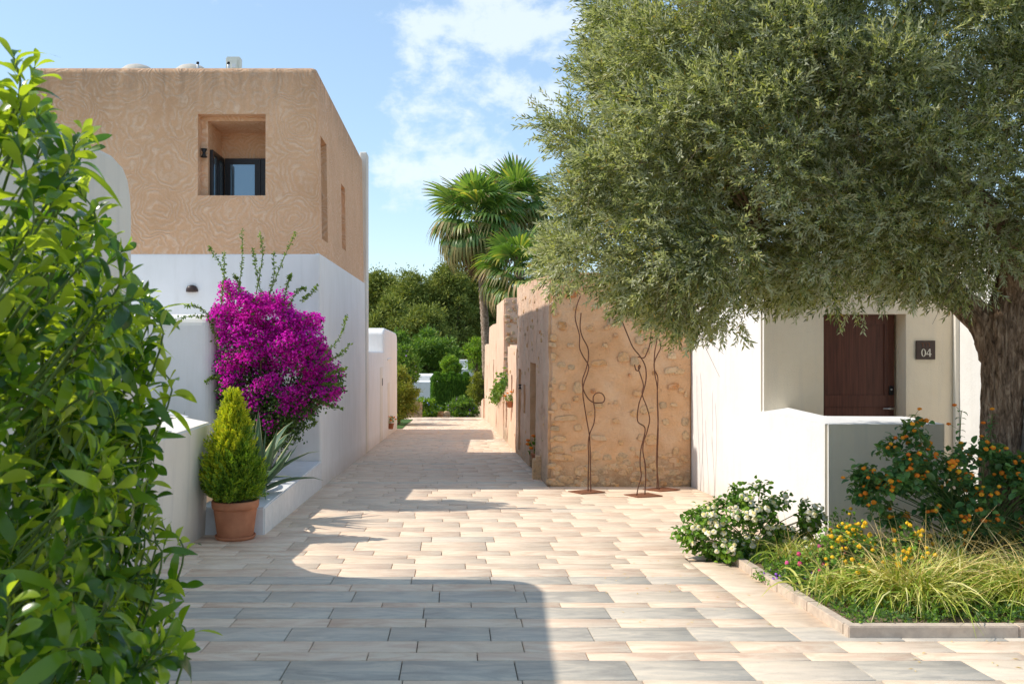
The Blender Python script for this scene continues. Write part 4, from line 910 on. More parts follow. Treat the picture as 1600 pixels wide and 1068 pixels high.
# green leaves everywhere, smaller number inside
nl = 9000; iL = np.concatenate([np.where(~isb)[0], rs.choice(np.where(isb)[0], 4200)])
PL = P[iL] + rs.normal(size=(len(iL), 3)) * .03; v, f = bake(*LEAF1, frames(randdir(len(iL), -.2), roll=rs.random(len(iL)) * 6.28), PL, np.stack([rs.uniform(.022, .036, len(iL)), rs.uniform(.04, .06, len(iL)), np.full(len(iL), .04)], 1))
link('leaves', np_mesh('leaves', v, f, [M['boug_leaf']]), bg_, kind='stuff')
tb = Tubes()
for i in range(26):
    c = C_[i * 3 % len(C_)]; tb.add(spline([(-2.85, 12.95, EYE - 2.02), (-2.85 + (c[0] + 2.85) * .4, 12.9, EYE - 1.3), (c[0], c[1], c[2])], 4), [.03 - .0028 * k for k in range(9)], 5)
link('stems', tb.mesh('stems', M['twig']), bg_)
shoots = [((362, 470), (345, 415), (325, 385)), ((372, 460), (378, 410), (378, 360)), ((400, 460), (410, 400), (407, 365)), ((425, 450), (445, 400), (462, 362)), ((345, 480), (350, 430), (350, 395)), ((410, 470), (400, 420), (395, 390)), ((450, 480), (465, 455), (478, 450)),
          ((335, 495), (290, 495), (245, 510)), ((335, 500), (310, 480), (290, 478)), ((500, 560), (530, 530), (545, 495)), ((500, 570), (530, 555), (550, 538)), ((505, 590), (525, 580), (543, 575)), ((490, 620), (515, 632), (538, 637)), ((345, 540), (335, 520), (328, 500)),
          ((350, 600), (335, 590), (322, 596)), ((470, 470), (485, 460), (495, 447)), ((440, 490), (450, 440), (455, 430)), ((500, 600), (525, 600), (535, 598)), ((430, 690), (428, 700), (415, 705)), ((480, 650), (492, 660), (480, 668)), ((380, 470), (372, 440), (365, 430)), ((420, 465), (428, 430), (427, 395))]
ts = Tubes(); SV, SF, so_ = [], [], 0
for i, s in enumerate(shoots):
    dd = Db - .25 - .02 * (i % 5); pts = [((x - 709) / 1400 * dd, dd + (-.1 * j if x > 500 else 0), EYE + (534 - y) / 1400 * dd) for j, (x, y) in enumerate(s)]
    sp_ = spline(pts, 12); ts.add(sp_, list(np.linspace(.007, .0025, len(sp_))), 4)
    for k, p in enumerate(sp_[2:]):
        for q in range(4):
            d = rs.normal(size=(1, 3)) + np.array([[0, 0, .25]]); v, f = bake(*LEAF1, frames(d, roll=rs.random(1) * 6.28), np.array([tuple(p)]) + rs.normal(size=(1, 3)) * .006, np.array([[.024, .045, .04]]) * rs.uniform(.7, 1.2)); SV.append(v); SF.append(f + so_); so_ += 4
link('shoot_stems', ts.mesh('shoot_stems', M['green_stem']), bg_, kind='stuff'); link('shoot_leaves', np_mesh('shoot_leaves', np.vstack(SV), np.vstack(SF), [M['boug_shoot']]), bg_, kind='stuff')

# ================================================================== olive tree
ol = empty('olive_tree', (5.3, 8.5, G(8.5)), 'large old olive tree with a wide grey-green crown over the flower bed', 'tree')
def gnarly(path, radii, n=72, seed=0, amp=.16, twist=1.6, mat='olive_bark', name='trunk'):
    sp_ = spline(path, 14); m = len(sp_); rad = np.interp(np.linspace(0, 1, m), np.linspace(0, 1, len(radii)), radii); V = []; Fq = []
    for i, p in enumerate(sp_):
        t = sp_[min(i + 1, m - 1)] - sp_[max(i - 1, 0)]; t.normalize(); a = t.cross(Vector((0, 1, 0))).normalized(); b = t.cross(a)
        for k in range(n):
            th = 2 * math.pi * k / n; q = th + twist * i / m
            lob = .5 * math.sin(3 * q + seed) + .3 * math.sin(5 * q + 1.3 * seed) 
            rg = 1 - 2 * abs(noise.noise(Vector((math.cos(q) * 2.1, math.sin(q) * 2.1, p.z * .9 + seed)))) 
            rf = 1 - 2 * abs(noise.noise(Vector((math.cos(q) * 6, math.sin(q) * 6, p.z * 2.6 + seed * 2))))
            rh = abs(noise.noise(Vector((math.cos(q) * 13, math.sin(q) * 13, p.z * 3.5 + seed * 3))))
            r_ = rad[i] * (1 + amp * lob + amp * .7 * rg + .13 * rf - .16 * rh)
            V.append(p + (a * math.cos(th) + b * math.sin(th)) * r_)
    for i in range(m - 1):
        for k in range(n): Fq.append((i * n + k, i * n + (k + 1) % n, (i + 1) * n + (k + 1) % n, (i + 1) * n + k))
    return np_mesh(name, [tuple(v) for v in V], Fq, [M[mat]], smooth=True)
OD = 8.5; gz = G(OD)
link('trunk', gnarly([(5.24, OD, gz - .1), (5.23, OD, gz + .5), (5.20, OD, gz + 1.2), (5.21, OD, gz + 1.75), (5.27, OD, gz + 2.2), (5.38, OD, gz + 2.7)], [.26, .175, .15, .165, .22, .17], seed=3, n=200), ol)
link('limb', gnarly([(5.2, OD, gz + 1.95), (5.02, OD + .1, gz + 2.35), (4.55, OD + .3, gz + 2.8), (3.8, OD + .3, gz + 3.0), (2.9, OD + .2, gz + 3.3)], [.16, .12, .09, .06, .03], seed=5, n=48, name='limb'), ol)
link('limb', gnarly([(5.35, OD, gz + 2.4), (5.2, OD - .1, gz + 3.1), (4.6, OD + .2, gz + 3.9), (3.7, OD + .2, gz + 4.6)], [.16, .11, .07, .04], seed=6, n=48, name='limb'), ol)
link('limb', gnarly([(5.4, OD, gz + 2.5), (5.8, OD, gz + 3.3), (6.2, OD, gz + 4.4), (6.6, OD, gz + 5.3)], [.17, .12, .08, .04], seed=8, n=48, name='limb'), ol)
link('dead_trunk', gnarly([(5.50, OD - .12, gz - .1), (5.49, OD - .14, gz + .5), (5.49, OD - .16, gz + 1.15), (5.52, OD - .17, gz + 1.7), (5.55, OD - .15, gz + 2.0)], [.22, .19, .17, .16, .05], seed=11, mat='grey_wood', amp=.12, name='dead_trunk'), ol)
polyo = sil([(1000, -140), (950, -90), (950, -20), (925, 70), (915, 110), (930, 140), (885, 140), (838, 160), (840, 190), (880, 215), (905, 245), (885, 270), (868, 310), (852, 350), (848, 385), (868, 425), (930, 448), (985, 490), (1040, 508), (1100, 518), (1150, 495), (1200, 476), (1290, 478), (1330, 462), (1400, 448), (1450, 448), (1500, 468), (1540, 460), (1565, 420), (1620, 400), (1700, 380), (1740, 250), (1730, 60), (1650, -60), (1400, -160), (1100, -170)], 8.35)
rs = np.random.default_rng(5)
C_, P, off = volume_points(polyo, 8.35, 1.25, 36000, 640, .245, rs, shell=.5, edge=1.0, edge_in=.10)
keep = (P[:, 0] < 7.6)
P = P[keep]; off = off[keep]
inn = np.array([5.3, 8.4, EYE + 1.6]); outd = P - inn; outd /= np.linalg.norm(outd, axis=1, keepdims=True)
dirs = off * .8 + outd * .7 + rs.normal(size=P.shape) * .45 + np.array([0, -.1, .1])
dirs[:, 2] -= np.where(P[:, 2] < EYE + .7, .5, 0)
Vv, Ff, o_ = [], [], 0
for s in range(6):
    ii = np.arange(s, len(P), 6); tv, tf = twig(14, .19, .058, .0145, 42, .1, seed=s)
    v, f = bake(tv, tf, frames(dirs[ii], roll=rs.random(len(ii)) * 6.28), P[ii], rs.uniform(.8, 1.2, len(ii))); Vv.append(v); Ff.append(f + o_); o_ += len(v)
link('leaves', np_mesh('leaves', np.vstack(Vv), np.vstack(Ff), [M['olive_leaf']]), ol, kind='stuff')
tb = Tubes()
anch = [(4.55, OD, gz + 2.65), (3.8, OD + .1, gz + 2.95), (2.9, OD, gz + 3.2), (4.6, OD - .1, gz + 3.9), (3.7, OD, gz + 4.6), (6.2, OD, gz + 4.4), (5.8, OD, gz + 3.3), (5.2, OD - .1, gz + 3.1)]
for i in range(0, len(C_), 6):
    c = Vector(C_[i, :3]); a = min(anch, key=lambda q: (Vector(q) - c).length); a = Vector(a); m_ = (a + c) / 2 + Vector((rs.normal() * .12, rs.normal() * .1, .12))
    tb.add(spline([a, m_, c], 4), list(np.linspace(.018, .003, 9)), 5)
# thin hanging twigs
for i in range(900):
    p = P[rs.integers(0, len(P))]; d = rs.normal(size=3) * .1; tb.add([p, p + d + np.array([0, 0, -.06]), p + d * 2 + np.array([0, 0, -.16])], [.003, .0022, .0015], 3)
link('branches', tb.mesh('branches', M['olive_bark']), ol)

# ================================================================== flower bed
bed = link('flower_bed', np_mesh('flower_bed', [(2.7, 6.08, G(6.1) + .03), (7.5, 6.08, G(6.1) + .03), (7.5, 9.6, G(9.6) + .03), (2.7, 9.6, G(9.6) + .03)], [(0, 1, 2, 3)], [M['soil']])); tag(bed, kind='structure')
ke = empty('bed_edging', (2.7, 6.1, G(6.1)), 'pinkish grey stone edging round the flower bed', 'kerb')
y = 6.115
while y < 8.6:
    y2 = min(y + .62, 8.64); quadprism('edging_stone', [(2.655, y + .002, G(y) - .03), (2.735, y + .002, G(y) - .03), (2.735, y2, G(y2) - .03), (2.655, y2, G(y2) - .03)], [(2.655, y + .002, G(y) + .075), (2.735, y + .002, G(y) + .075), (2.735, y2, G(y2) + .075), (2.655, y2, G(y2) + .075)], M['kerbstone'], ke, bev=.006); y = y2 + .002
x = 2.655
while x < 6.8:
    x2 = min(x + 1.15, 6.8); quadprism('edging_stone', [(x + .002, 6.03, G(6.03) - .03), (x2, 6.03, G(6.03) - .03), (x2, 6.11, G(6.11) - .03), (x + .002, 6.11, G(6.11) - .03)], [(x + .002, 6.03, G(6.03) + .078), (x2, 6.03, G(6.03) + .078), (x2, 6.11, G(6.03) + .078), (x + .002, 6.11, G(6.03) + .078)], M['kerbstone'], ke, bev=.006); x = x2 + .002
# flower heads
def head_mesh(name, mats, seed=0, centre=True):
    bm = bmesh.new(); bmesh.ops.create_icosphere(bm, subdivisions=2, radius=1.0); r = random.Random(seed)
    for v in bm.verts:
        v.co *= r.choice([.72, .9, 1.0, 1.14]) ; v.co.z *= .72
    for fa in bm.faces: fa.material_index = 1 if centre and fa.calc_center_median().z > .5 else 0
    return mesh_bm(bm, name, mats)
HM = {'white': [head_mesh('flower_head', [M['petal_white'], M['petal_cream']], s) for s in range(3)], 'orange': [head_mesh('flower_head', [M['petal_orange'], M['petal_yellow']], s, s == 1) for s in range(3)],
      'yellow': [head_mesh('flower_head', [M['petal_yellow'], M['petal_orange']], 5, False)], 'pink': [head_mesh('flower_head', [M['petal_pink'], M['petal_yellow']], 6, False)], 'purple': [head_mesh('flower_head', [M['petal_purple'], M['petal_purple']], 7, False)]}
leafb = big_leaf(1, .55, .3, 4, .42, .15)
def shrub(name, label, cat, poly, D0, half, stems, leafsize, leafmat, heads, hkey, hsize, seed, base, per=7, ncl=60, crad=.09, group=None, extra=0, stem_mat='green_stem', fill=1.0):
    rs = np.random.default_rng(seed); e = empty(name, (base[0], base[1], G(base[1])), label, cat, group)
    C_, P, off = volume_points(poly, D0, half, stems, ncl, crad, rs, shell=.55, edge=.3)
    P[:, 2] = np.maximum(P[:, 2], -SL * P[:, 1] + .05)
    b0 = np.array([base[0], base[1], G(base[1])]); od = P - b0; od /= np.linalg.norm(od, axis=1, keepdims=True)
    Vv, Ff, o_ = [], [], 0
    for s in range(per):
        d = rs.normal(size=P.shape) * .7 + od * .55 + np.array([0, -.1, -.12]); T = P + rs.normal(size=P.shape) * leafsize * .35
        v, f = bake(leafb[0], leafb[1], frames(d, roll=rs.normal(size=len(P)) * .5), T, rs.uniform(.65, 1.2, len(P)) * leafsize); Vv.append(v); Ff.append(f + o_); o_ += len(v)
    link('leaves', np_mesh('leaves', np.vstack(Vv), np.vstack(Ff), [leafmat], smooth=True), e, kind='stuff')
    tb = Tubes()
    for i in range(0, ncl):
        c = C_[i, :3]; m_ = b0 + (c - b0) * np.array([.35, .4, .6]); bs_ = b0 + rs.normal(size=3) * np.array([.12, .05, 0])
        tb.add(spline([bs_, m_, c], 3), list(np.linspace(.008, .003, 7)), 4)
    # flower heads on the side facing light and camera
    sc_ = -(P[:, 1] - D0) * 1.2 / half + rs.normal(size=len(P)) * .5 + off[:, 2] * .4; order = np.argsort(-sc_)[:heads * 3]; rs.shuffle(order)
    got = []
    for i in order:
        p = P[i] + np.array([rs.normal() * .02, -abs(rs.normal()) * .03 - .035, .03])
        if p[2] < G(p[1]) + .06 or all((abs(p - q).sum() > hsize * 2.2) for q in got) is False: continue
        got.append(p); d = Vector((rs.normal() * .4 + (p[0] - base[0]) * .6, -.8 + rs.normal() * .3, .65)).normalized(); q = d.to_track_quat('Z', 'Y').to_euler()
        key = hkey if isinstance(hkey, str) else hkey[rs.integers(0, len(hkey))]
        place('flower_head', HM[key][rs.integers(0, len(HM[key]))], tuple(p), e, rot=q, scale=hsize * rs.uniform(.75, 1.15)); tb.add([p, p - np.array(d) * hsize * 3], [.002, .002], 3)
        if len(got) >= heads: break
    link('stems', tb.mesh('stems', M[stem_mat]), e)
    return e, P
pw_ = sil([(1068, 848), (1085, 790), (1095, 768), (1150, 775), (1168, 752), (1190, 760), (1205, 790), (1245, 772), (1270, 800), (1290, 835), (1285, 870), (1240, 885), (1175, 885), (1110, 882), (1085, 860)], 8.75)
shrub('white_lantana', 'bushy lantana with white flower heads at the corner of the bed', 'shrub', pw_, 8.75, .38, 1350, .068, M['lantana_leaf_light'], 185, 'white', .029, 31, (2.95, 8.85), per=4, ncl=75)
po_ = sil([(1345, 800), (1350, 745), (1385, 700), (1420, 650), (1440, 655), (1450, 700), (1500, 705), (1530, 690), (1600, 720), (1660, 720), (1660, 850), (1600, 855), (1500, 860), (1400, 845), (1365, 815)], 7.9)
oe, _ = shrub('orange_lantana', 'tall dark-leaved lantana with orange flower heads under the olive trunk', 'shrub', po_, 7.9, .42, 1000, .09, M['lantana_leaf'], 250, 'orange', .0205, 32, (4.7, 8.0), per=4, ncl=85)
py_ = sil([(1275, 900), (1290, 838), (1340, 822), (1400, 828), (1445, 845), (1460, 880), (1400, 905), (1290, 930)], 7.25)
shrub('yellow_lantana', 'low lantana with yellow flower heads in front of the parapet', 'shrub', py_, 7.25, .4, 480, .05, M['lantana_leaf_light'], 150, 'yellow', .019, 33, (3.35, 7.4), per=4, ncl=40)
pk_ = sil([(1235, 905), (1245, 870), (1300, 850), (1330, 880), (1320, 920), (1260, 925)], 7.7)
shrub('pink_lantana', 'low lantana with pink flower heads behind the purple flowers', 'shrub', pk_, 7.7, .25, 200, .045, M['lantana_leaf_light'], 34, 'pink', .02, 34, (3.15, 7.7), per=4, ncl=26)
pp_ = sil([(1188, 915), (1205, 885), (1260, 890), (1275, 925), (1230, 930)], 7.7)
shrub('purple_lantana', 'small trailing plant with purple flower heads beside the stone edging', 'shrub', pp_, 7.7, .28, 210, .032, M['lantana_leaf_light'], 13, 'purple', .017, 35, (2.9, 7.7), per=5, ncl=24)
px_ = sil([(1290, 850), (1300, 795), (1335, 800), (1345, 850)], 8.4)
shrub('sparse_lantana', 'sparse yellow-flowered lantana at the parapet foot', 'shrub', px_, 8.4, .15, 40, .05, M['lantana_leaf_light'], 12, 'yellow', .018, 36, (3.65, 8.4), per=3, ncl=16)
# tall lantana sprigs in front of the white wing
rs = np.random.default_rng(70); tb = Tubes(); Vv, Ff, o_ = [], [], 0
for (a, b_) in (((1488, 740), (1497, 642)), ((1535, 720), (1545, 648)), ((1440, 720), (1425, 648)), ((1360, 760), (1352, 740))):
    D = 7.9; A3 = Vector(((a[0] - 709) / 1400 * D, D, EYE + (534 - a[1]) / 1400 * D)); B3 = Vector(((b_[0] - 709) / 1400 * D, D - .05, EYE + (534 - b_[1]) / 1400 * D))
    pts = spline([A3 - Vector((0, 0, .3)), A3, A3.lerp(B3, .5) + Vector((.02, 0, 0)), B3], 5); tb.add(pts, [.004] * len(pts), 5)
    for k, p in enumerate(pts[4:]):
        for sd in (-1, 1):
            d = np.array([[sd * .8, -.3 + rs.normal() * .3, .1 + rs.normal() * .3]]); v, f = bake(leafb[0], leafb[1], frames(d), np.array([tuple(p)]), np.array([.075 * rs.uniform(.6, 1.1)])); Vv.append(v); Ff.append(f + o_); o_ += len(v)
        if k % 3 == 2:
            q = p + Vector((rs.normal() * .09, -.03, .06)); tb.add([p, q], [.002, .002], 3); place('flower_head', HM['orange'][0], tuple(q), oe, scale=.019)
link('tall_stems', tb.mesh('tall_stems', M['green_stem']), oe); link('tall_leaves', np_mesh('tall_leaves', np.vstack(Vv), np.vstack(Ff), [M['lantana_leaf']], smooth=True), oe)
# variegated grass clumps with straw stalks
def grass(name, X, D, h, nb, ns, label, seed, spread=.42):
    rs = np.random.default_rng(seed); e = empty(name, (X, D, G(D)), label, 'ornamental grass', 'variegated grass clumps in the flower bed')
    def strips(n, hh, wdt, lean, segs=6, spr=.12, droop=1.0):
        V = []; Fq = []; o_ = 0
        for i in range(n):
            az = rs.random() * 6.283; d = np.array([math.cos(az), math.sin(az)]); b = np.array([X, D]) + rs.normal(size=2) * spr; l = hh * rs.uniform(.6, 1.2); ln = lean * rs.uniform(.4, 1.25)
            sd = np.array([-d[1], d[0]]); tw = rs.normal() * .5
            for k in range(segs + 1):
                t = k / segs; r_ = ln * l * t ** 1.25; z = l * (t * 1.05 - droop * .85 * t ** 2.6 * ln); w_ = wdt * (1 - t ** 2 * .9) * .5
                c = b + d * r_; V += [(c[0] - sd[0] * w_, c[1] - sd[1] * w_, G(D) + .04 + z + w_ * tw), (c[0] + sd[0] * w_, c[1] + sd[1] * w_, G(D) + .04 + z - w_ * tw)]
            Fq += [(o_ + 2 * k, o_ + 2 * k + 1, o_ + 2 * k + 3, o_ + 2 * k + 2) for k in range(segs)]; o_ += 2 * segs + 2
        return V, Fq
    V, Fq = strips(int(nb * 1.25), h, .0145, .95, spr=spread * .32); link('blades', np_mesh('blades', V, Fq, [M['blade']], smooth=True), e, kind='stuff')
    V, Fq = strips(ns, h * 1.35, .0045, 1.0, segs=5, spr=spread * .3, droop=.45); link('stalks', np_mesh('stalks', V, Fq, [M['straw']]), e, kind='stuff')
    return e
grass('grass_clump', 3.45, 6.72, .50, 620, 130, 'variegated grass clump nearest the bed corner', 1)
grass('grass_clump', 4.3, 6.62, .50, 620, 120, 'variegated grass clump at the right edge of the bed', 2)
grass('grass_clump', 3.1, 6.95, .36, 330, 50, 'small grass clump beside the left edging stones', 3)
grass('grass_clump', 3.9, 7.1, .52, 520, 130, 'strawy grass clump in front of the orange lantana', 4)
grass('grass_clump', 4.75, 7.0, .55, 420, 110, 'strawy grass clump below the olive trunk', 6)
grass('grass_clump', 3.2, 8.25, .34, 260, 30, 'thin grass clump right of the white lantana', 5)
grass('grass_clump', 5.1, 6.45, .50, 420, 60, 'variegated grass clump beyond the right edge', 7)
# low ground cover
rs = np.random.default_rng(50); n = 7500
gx = rs.uniform(2.76, 7, n); gy = rs.uniform(6.14, 9.4, n); T = np.stack([gx, gy, -SL * gy + .035 + rs.random(n) * .07], 1)
v, f = bake(*twig(8, .05, .028, .016, 55, 0, 3), frames(randdir(n, .7), roll=rs.random(n) * 6), T, rs.uniform(.6, 1.3, n))
tag(link('ground_cover', np_mesh('ground_cover', v, f, [M['lantana_leaf_light']])), 'low green ground cover over the soil of the flower bed', 'ground cover', kind='stuff')
# small fallen leaves on paving
rs = np.random.default_rng(51); n = 70; gx = np.concatenate([rs.uniform(1.2, 2.6, 40), rs.uniform(2.7, 4.6, 30)]); gy = np.concatenate([rs.uniform(6.2, 9.2, 40), rs.uniform(5.3, 6.0, 30)])
v, f = bake(*LEAF1, frames(np.stack([rs.normal(size=n), rs.normal(size=n), np.zeros(n)], 1)), np.stack([gx, gy, -SL * gy + .004], 1), np.stack([rs.uniform(.006, .015, n), rs.uniform(.02, .045, n), np.full(n, .03)], 1))
tag(link('fallen_leaves', np_mesh('fallen_leaves', v, f, [M['straw']])), 'dry fallen leaves scattered on paving near the bed', 'leaves', kind='stuff')

# ================================================================== foreground bush
fb = empty('laurel_bush', (-1.35, 2.5, G(2.5)), 'leafy glossy green bush filling the left foreground', 'bush')
lf_me = []
for c_, w_ in ((.15, .33), (.3, .36), (.5, .34), (.05, .32), (.7, .34), (.25, .30)):
    V_, F_ = big_leaf(1, w_, c_, 8, .60, .16); lf_me.append((V_, F_))
lf_blend = [np_mesh('leaf', a, b, [M['laurel']], smooth=True) for a, b in lf_me]
rs = np.random.default_rng(77)
sprigs = []   # (tip, direction, number of leaves, leaf length)
def w3(px, py, D): return np.array([(px - 709) / 1400 * D, D, EYE + (534 - py) / 1400 * D])
outl = [((30, 90), (-.1, 0, 1), 2.15), ((62, 105), (.25, 0, 1), 2.2), ((40, 150), (.1, 0, 1), 2.1), ((70, 180), (.5, 0, .8), 2.15), ((125, 225), (.45, 0, .9), 2.2), ((105, 270), (.3, 0, 1), 2.15), ((40, 230), (-.1, 0, 1), 2.05),
        ((150, 335), (.6, 0, .75), 2.25), ((120, 360), (.3, 0, .9), 2.2), ((60, 310), (0, 0, 1), 2.05), ((175, 375), (.6, 0, .6), 2.25), ((225, 425), (.6, 0, .8), 2.2), ((190, 450), (.4, 0, .8), 2.15), ((238, 465), (.9, 0, .5), 2.2),
        ((215, 520), (.8, 0, .4), 2.2), ((190, 560), (.8, 0, .3), 2.2), ((160, 480), (.4, 0, .8), 2.2), ((195, 610), (.8, 0, .3), 2.25), ((170, 655), (.8, 0, .3), 2.2), ((205, 725), (.8, 0, .6), 2.15), ((185, 700), (.5, 0, .8), 2.15), ((225, 760), (.9, 0, .2), 2.15),
        ((190, 810), (.9, 0, .2), 2.1), ((215, 840), (.9, 0, .1), 2.1), ((170, 870), (.8, 0, .1), 2.1), ((150, 915), (.7, 0, .2), 2.05), ((190, 940), (.6, 0, .5), 2.2), ((240, 1010), (.6, 0, .8), 2.0), ((265, 1000), (.5, 0, .9), 2.0), ((225, 1040), (.6, 0, .5), 2.0), ((290, 1015), (.8, 0, .5), 2.0),
        ((95, 950), (.3, -.3, .8), 2.0), ((60, 1010), (.4, -.4, .6), 1.95), ((130, 1010), (.7, -.3, .4), 1.95), ((20, 930), (.1, -.4, .8), 1.7), ((200, 1060), (.5, 0, .7), 1.9)]
for (pxy, d, D) in outl: sprigs.append((w3(pxy[0] - (28 if 400 < pxy[1] < 930 else 8), pxy[1], D), np.array(d, float), 11, .096))
polyf = [(-60, 90), (-20, 120), (5, 130), (15, 170), (25, 220), (35, 280), (40, 330), (60, 380), (85, 440), (100, 500), (100, 580), (110, 650), (120, 720), (120, 800), (120, 860), (100, 920), (110, 1000), (150, 1068), (170, 1200), (-140, 1200), (-140, 600)]
xs_ = rs.uniform(-140, 240, 1500); ys_ = rs.uniform(60, 1200, 1500); ok = point_in_poly(xs_, ys_, polyf)
for x_, y_ in list(zip(xs_[ok], ys_[ok]))[:240]:
    D = rs.choice([2.05, 2.2, 2.4, 2.6, 2.8]) + rs.normal() * .05; sc__ = D / 2.2; p = w3(x_, y_, 2.2); p[1] = D
    sprigs.append((p, np.array([rs.normal() * .5 + .2, rs.normal() * .5 - .25, .75 + rs.normal() * .3]), rs.integers(9, 13), .09))
for k in range(130):
    y_ = rs.uniform(420, 1150); x_ = rs.uniform(-80, 60 + 60 * min(1, (y_ - 420) / 200)); p = w3(x_, y_, 2.2); p[1] = rs.uniform(2.5, 3.0)
    sprigs.append((p, np.array([rs.normal() * .5, rs.normal() * .5 - .2, .7]), 11, .085))
Ls = []
tb = Tubes()
for (tip, d, nl, ll) in sprigs:
    d = d + rs.normal(size=3) * .08; d /= np.linalg.norm(d); Lst = .17; ph = rs.random() * 6.28
    dn = d.copy(); root = tip - d * Lst - np.array([.10, 0, .12]); mid = tip - d * Lst * .55
    tb.add(spline([root, mid, tip], 3), list(np.linspace(.0042, .002, 7)), 5)
    for i in range(nl):
        t = 1 - (i / nl) ** 1.15 * .85; az = ph + i * 2.2; sp_a = R(16 + 56 * (i / nl))
        a = np.cross(d, [.3, 1, .2]); a /= np.linalg.norm(a); b = np.cross(d, a)
        ld = d * math.cos(sp_a) + (a * math.cos(az) + b * math.sin(az)) * math.sin(sp_a); pos = tip - d * Lst * (1 - t) * .9
        Ls.append((pos, ld, d, ll * (0.62 + .45 * min(1, i / 4)) * rs.uniform(.85, 1.15), rs.integers(0, 6), rs.normal() * .35))
# the largest ones in the picture are separate leaves
def vkey(q):
    p = q[0]; px = p[0] * 1400 / p[1] + 709; py = 534 - (p[2] - EYE) * 1400 / p[1]
    if px < -30 or px > 420 or py < 0 or py > 1090: return 9
    return p[1]
Ls.sort(key=vkey); 
first = Ls[:36 * 10][:300]
for (p, ld, up_, s, k, rl) in first:
    m3 = frames(ld[None], roll=np.array([rl]), up=np.array([up_]))[0]; o = place('leaf', lf_blend[k], tuple(p), fb, rot=Matrix(m3.tolist()).to_euler(), scale=float(s))
Vv, Ff, o_ = [], [], 0; rest = Ls[300:]
for k in range(6):
    sub = [q for q in rest if q[4] == k]; 
    v, f = bake(lf_me[k][0], lf_me[k][1], frames(np.array([q[1] for q in sub]), roll=np.array([q[5] for q in sub]), up=np.array([q[2] for q in sub])), np.array([q[0] for q in sub]), np.array([q[3] for q in sub])); Vv.append(v); Ff.append(f + o_); o_ += len(v)
link('inner_leaves', np_mesh('inner_leaves', np.vstack(Vv), np.vstack(Ff), [M['laurel']], smooth=True), fb, kind='stuff')
for i in range(12):
    q = sprigs[36 + (i * 9) % (len(sprigs) - 36)][0]; m_ = (np.array([-1.3, 2.5, G(2.5)]) + q) / 2 + np.array([-.05, 0, .0]); tb.add(spline([(-1.3 + rs.normal() * .08, 2.5 + rs.normal() * .1, G(2.5)), m_, q - np.array([.08, 0, .2])], 5), list(np.linspace(.014, .004, 11)), 6)
link('stems', tb.mesh('stems', M['green_stem']), fb)

# ================================================================== palms
def frond_mesh(seed, droop, dead=0.0, mats=('palm_leaf', 'palm_tip')):
    r = np.random.default_rng(seed); V = []; Fq = []; mi = []; nseg = 5; ns = 26; pet = 1.0; bl = 1.35
    # petiole
    for k in range(6):
        t = k / 5; y = t * pet; z = -.12 * t * t; w_ = .028 - .012 * t
        V += [(-w_, y, z), (w_, y, z), (0, y, z - w_)]
    for k in range(5):
        a = 3 * k; Fq += [(a, a + 1, a + 4, a + 3), (a + 1, a + 2, a + 5, a + 4), (a + 2, a, a + 3, a + 5)]; mi += [0, 0, 0]
    o_ = len(V)
    for i in range(ns):
        u = (i / (ns - 1) - .5) * 2; a = u * R(118); l = bl * (1 - .30 * abs(u) ** 1.5) * r.uniform(.88, 1.06); da = R(236) / ns * .5
        for k in range(nseg + 1):
            t = k / nseg; w_ = (t * l * math.tan(da)) if t < .55 else (.55 * l * math.tan(da)) * (1 - (t - .55) / .45) ** .7
            w_ = max(w_, .002); x = math.sin(a) * l * t; y = pet + math.cos(a) * l * t
            z = -.12 + .10 * abs(u) * t - droop * (max(0, t - .35) ** 1.6) * 1.15 + ((i % 2) * 2 - 1) * .008 * t
            sh = 1 - .35 * droop * max(0, t - .4); x *= sh; y = pet + (y - pet) * sh
            cx_, sx_ = math.cos(a), math.sin(a); V += [(x - cx_ * w_, y + sx_ * w_, z + .012), (x + cx_ * w_, y - sx_ * w_, z - .004)]
        for k in range(nseg):
            b = o_ + 2 * k; Fq.append((b, b + 1, b + 3, b + 2)); mi.append(1 if k >= nseg - (2 if dead >= .3 else 1) and r.random() < .5 + dead else 0)
        o_ += 2 * (nseg + 1)
    return np_mesh('frond', V, Fq, [M[m] for m in mats], mi)
FR = [frond_mesh(1, .5), frond_mesh(2, 1.0, .1), frond_mesh(3, 1.4, .3), frond_mesh(4, 1.8, .5)]
FD = frond_mesh(9, 1.5, 1, ('palm_dead', 'palm_dead'))
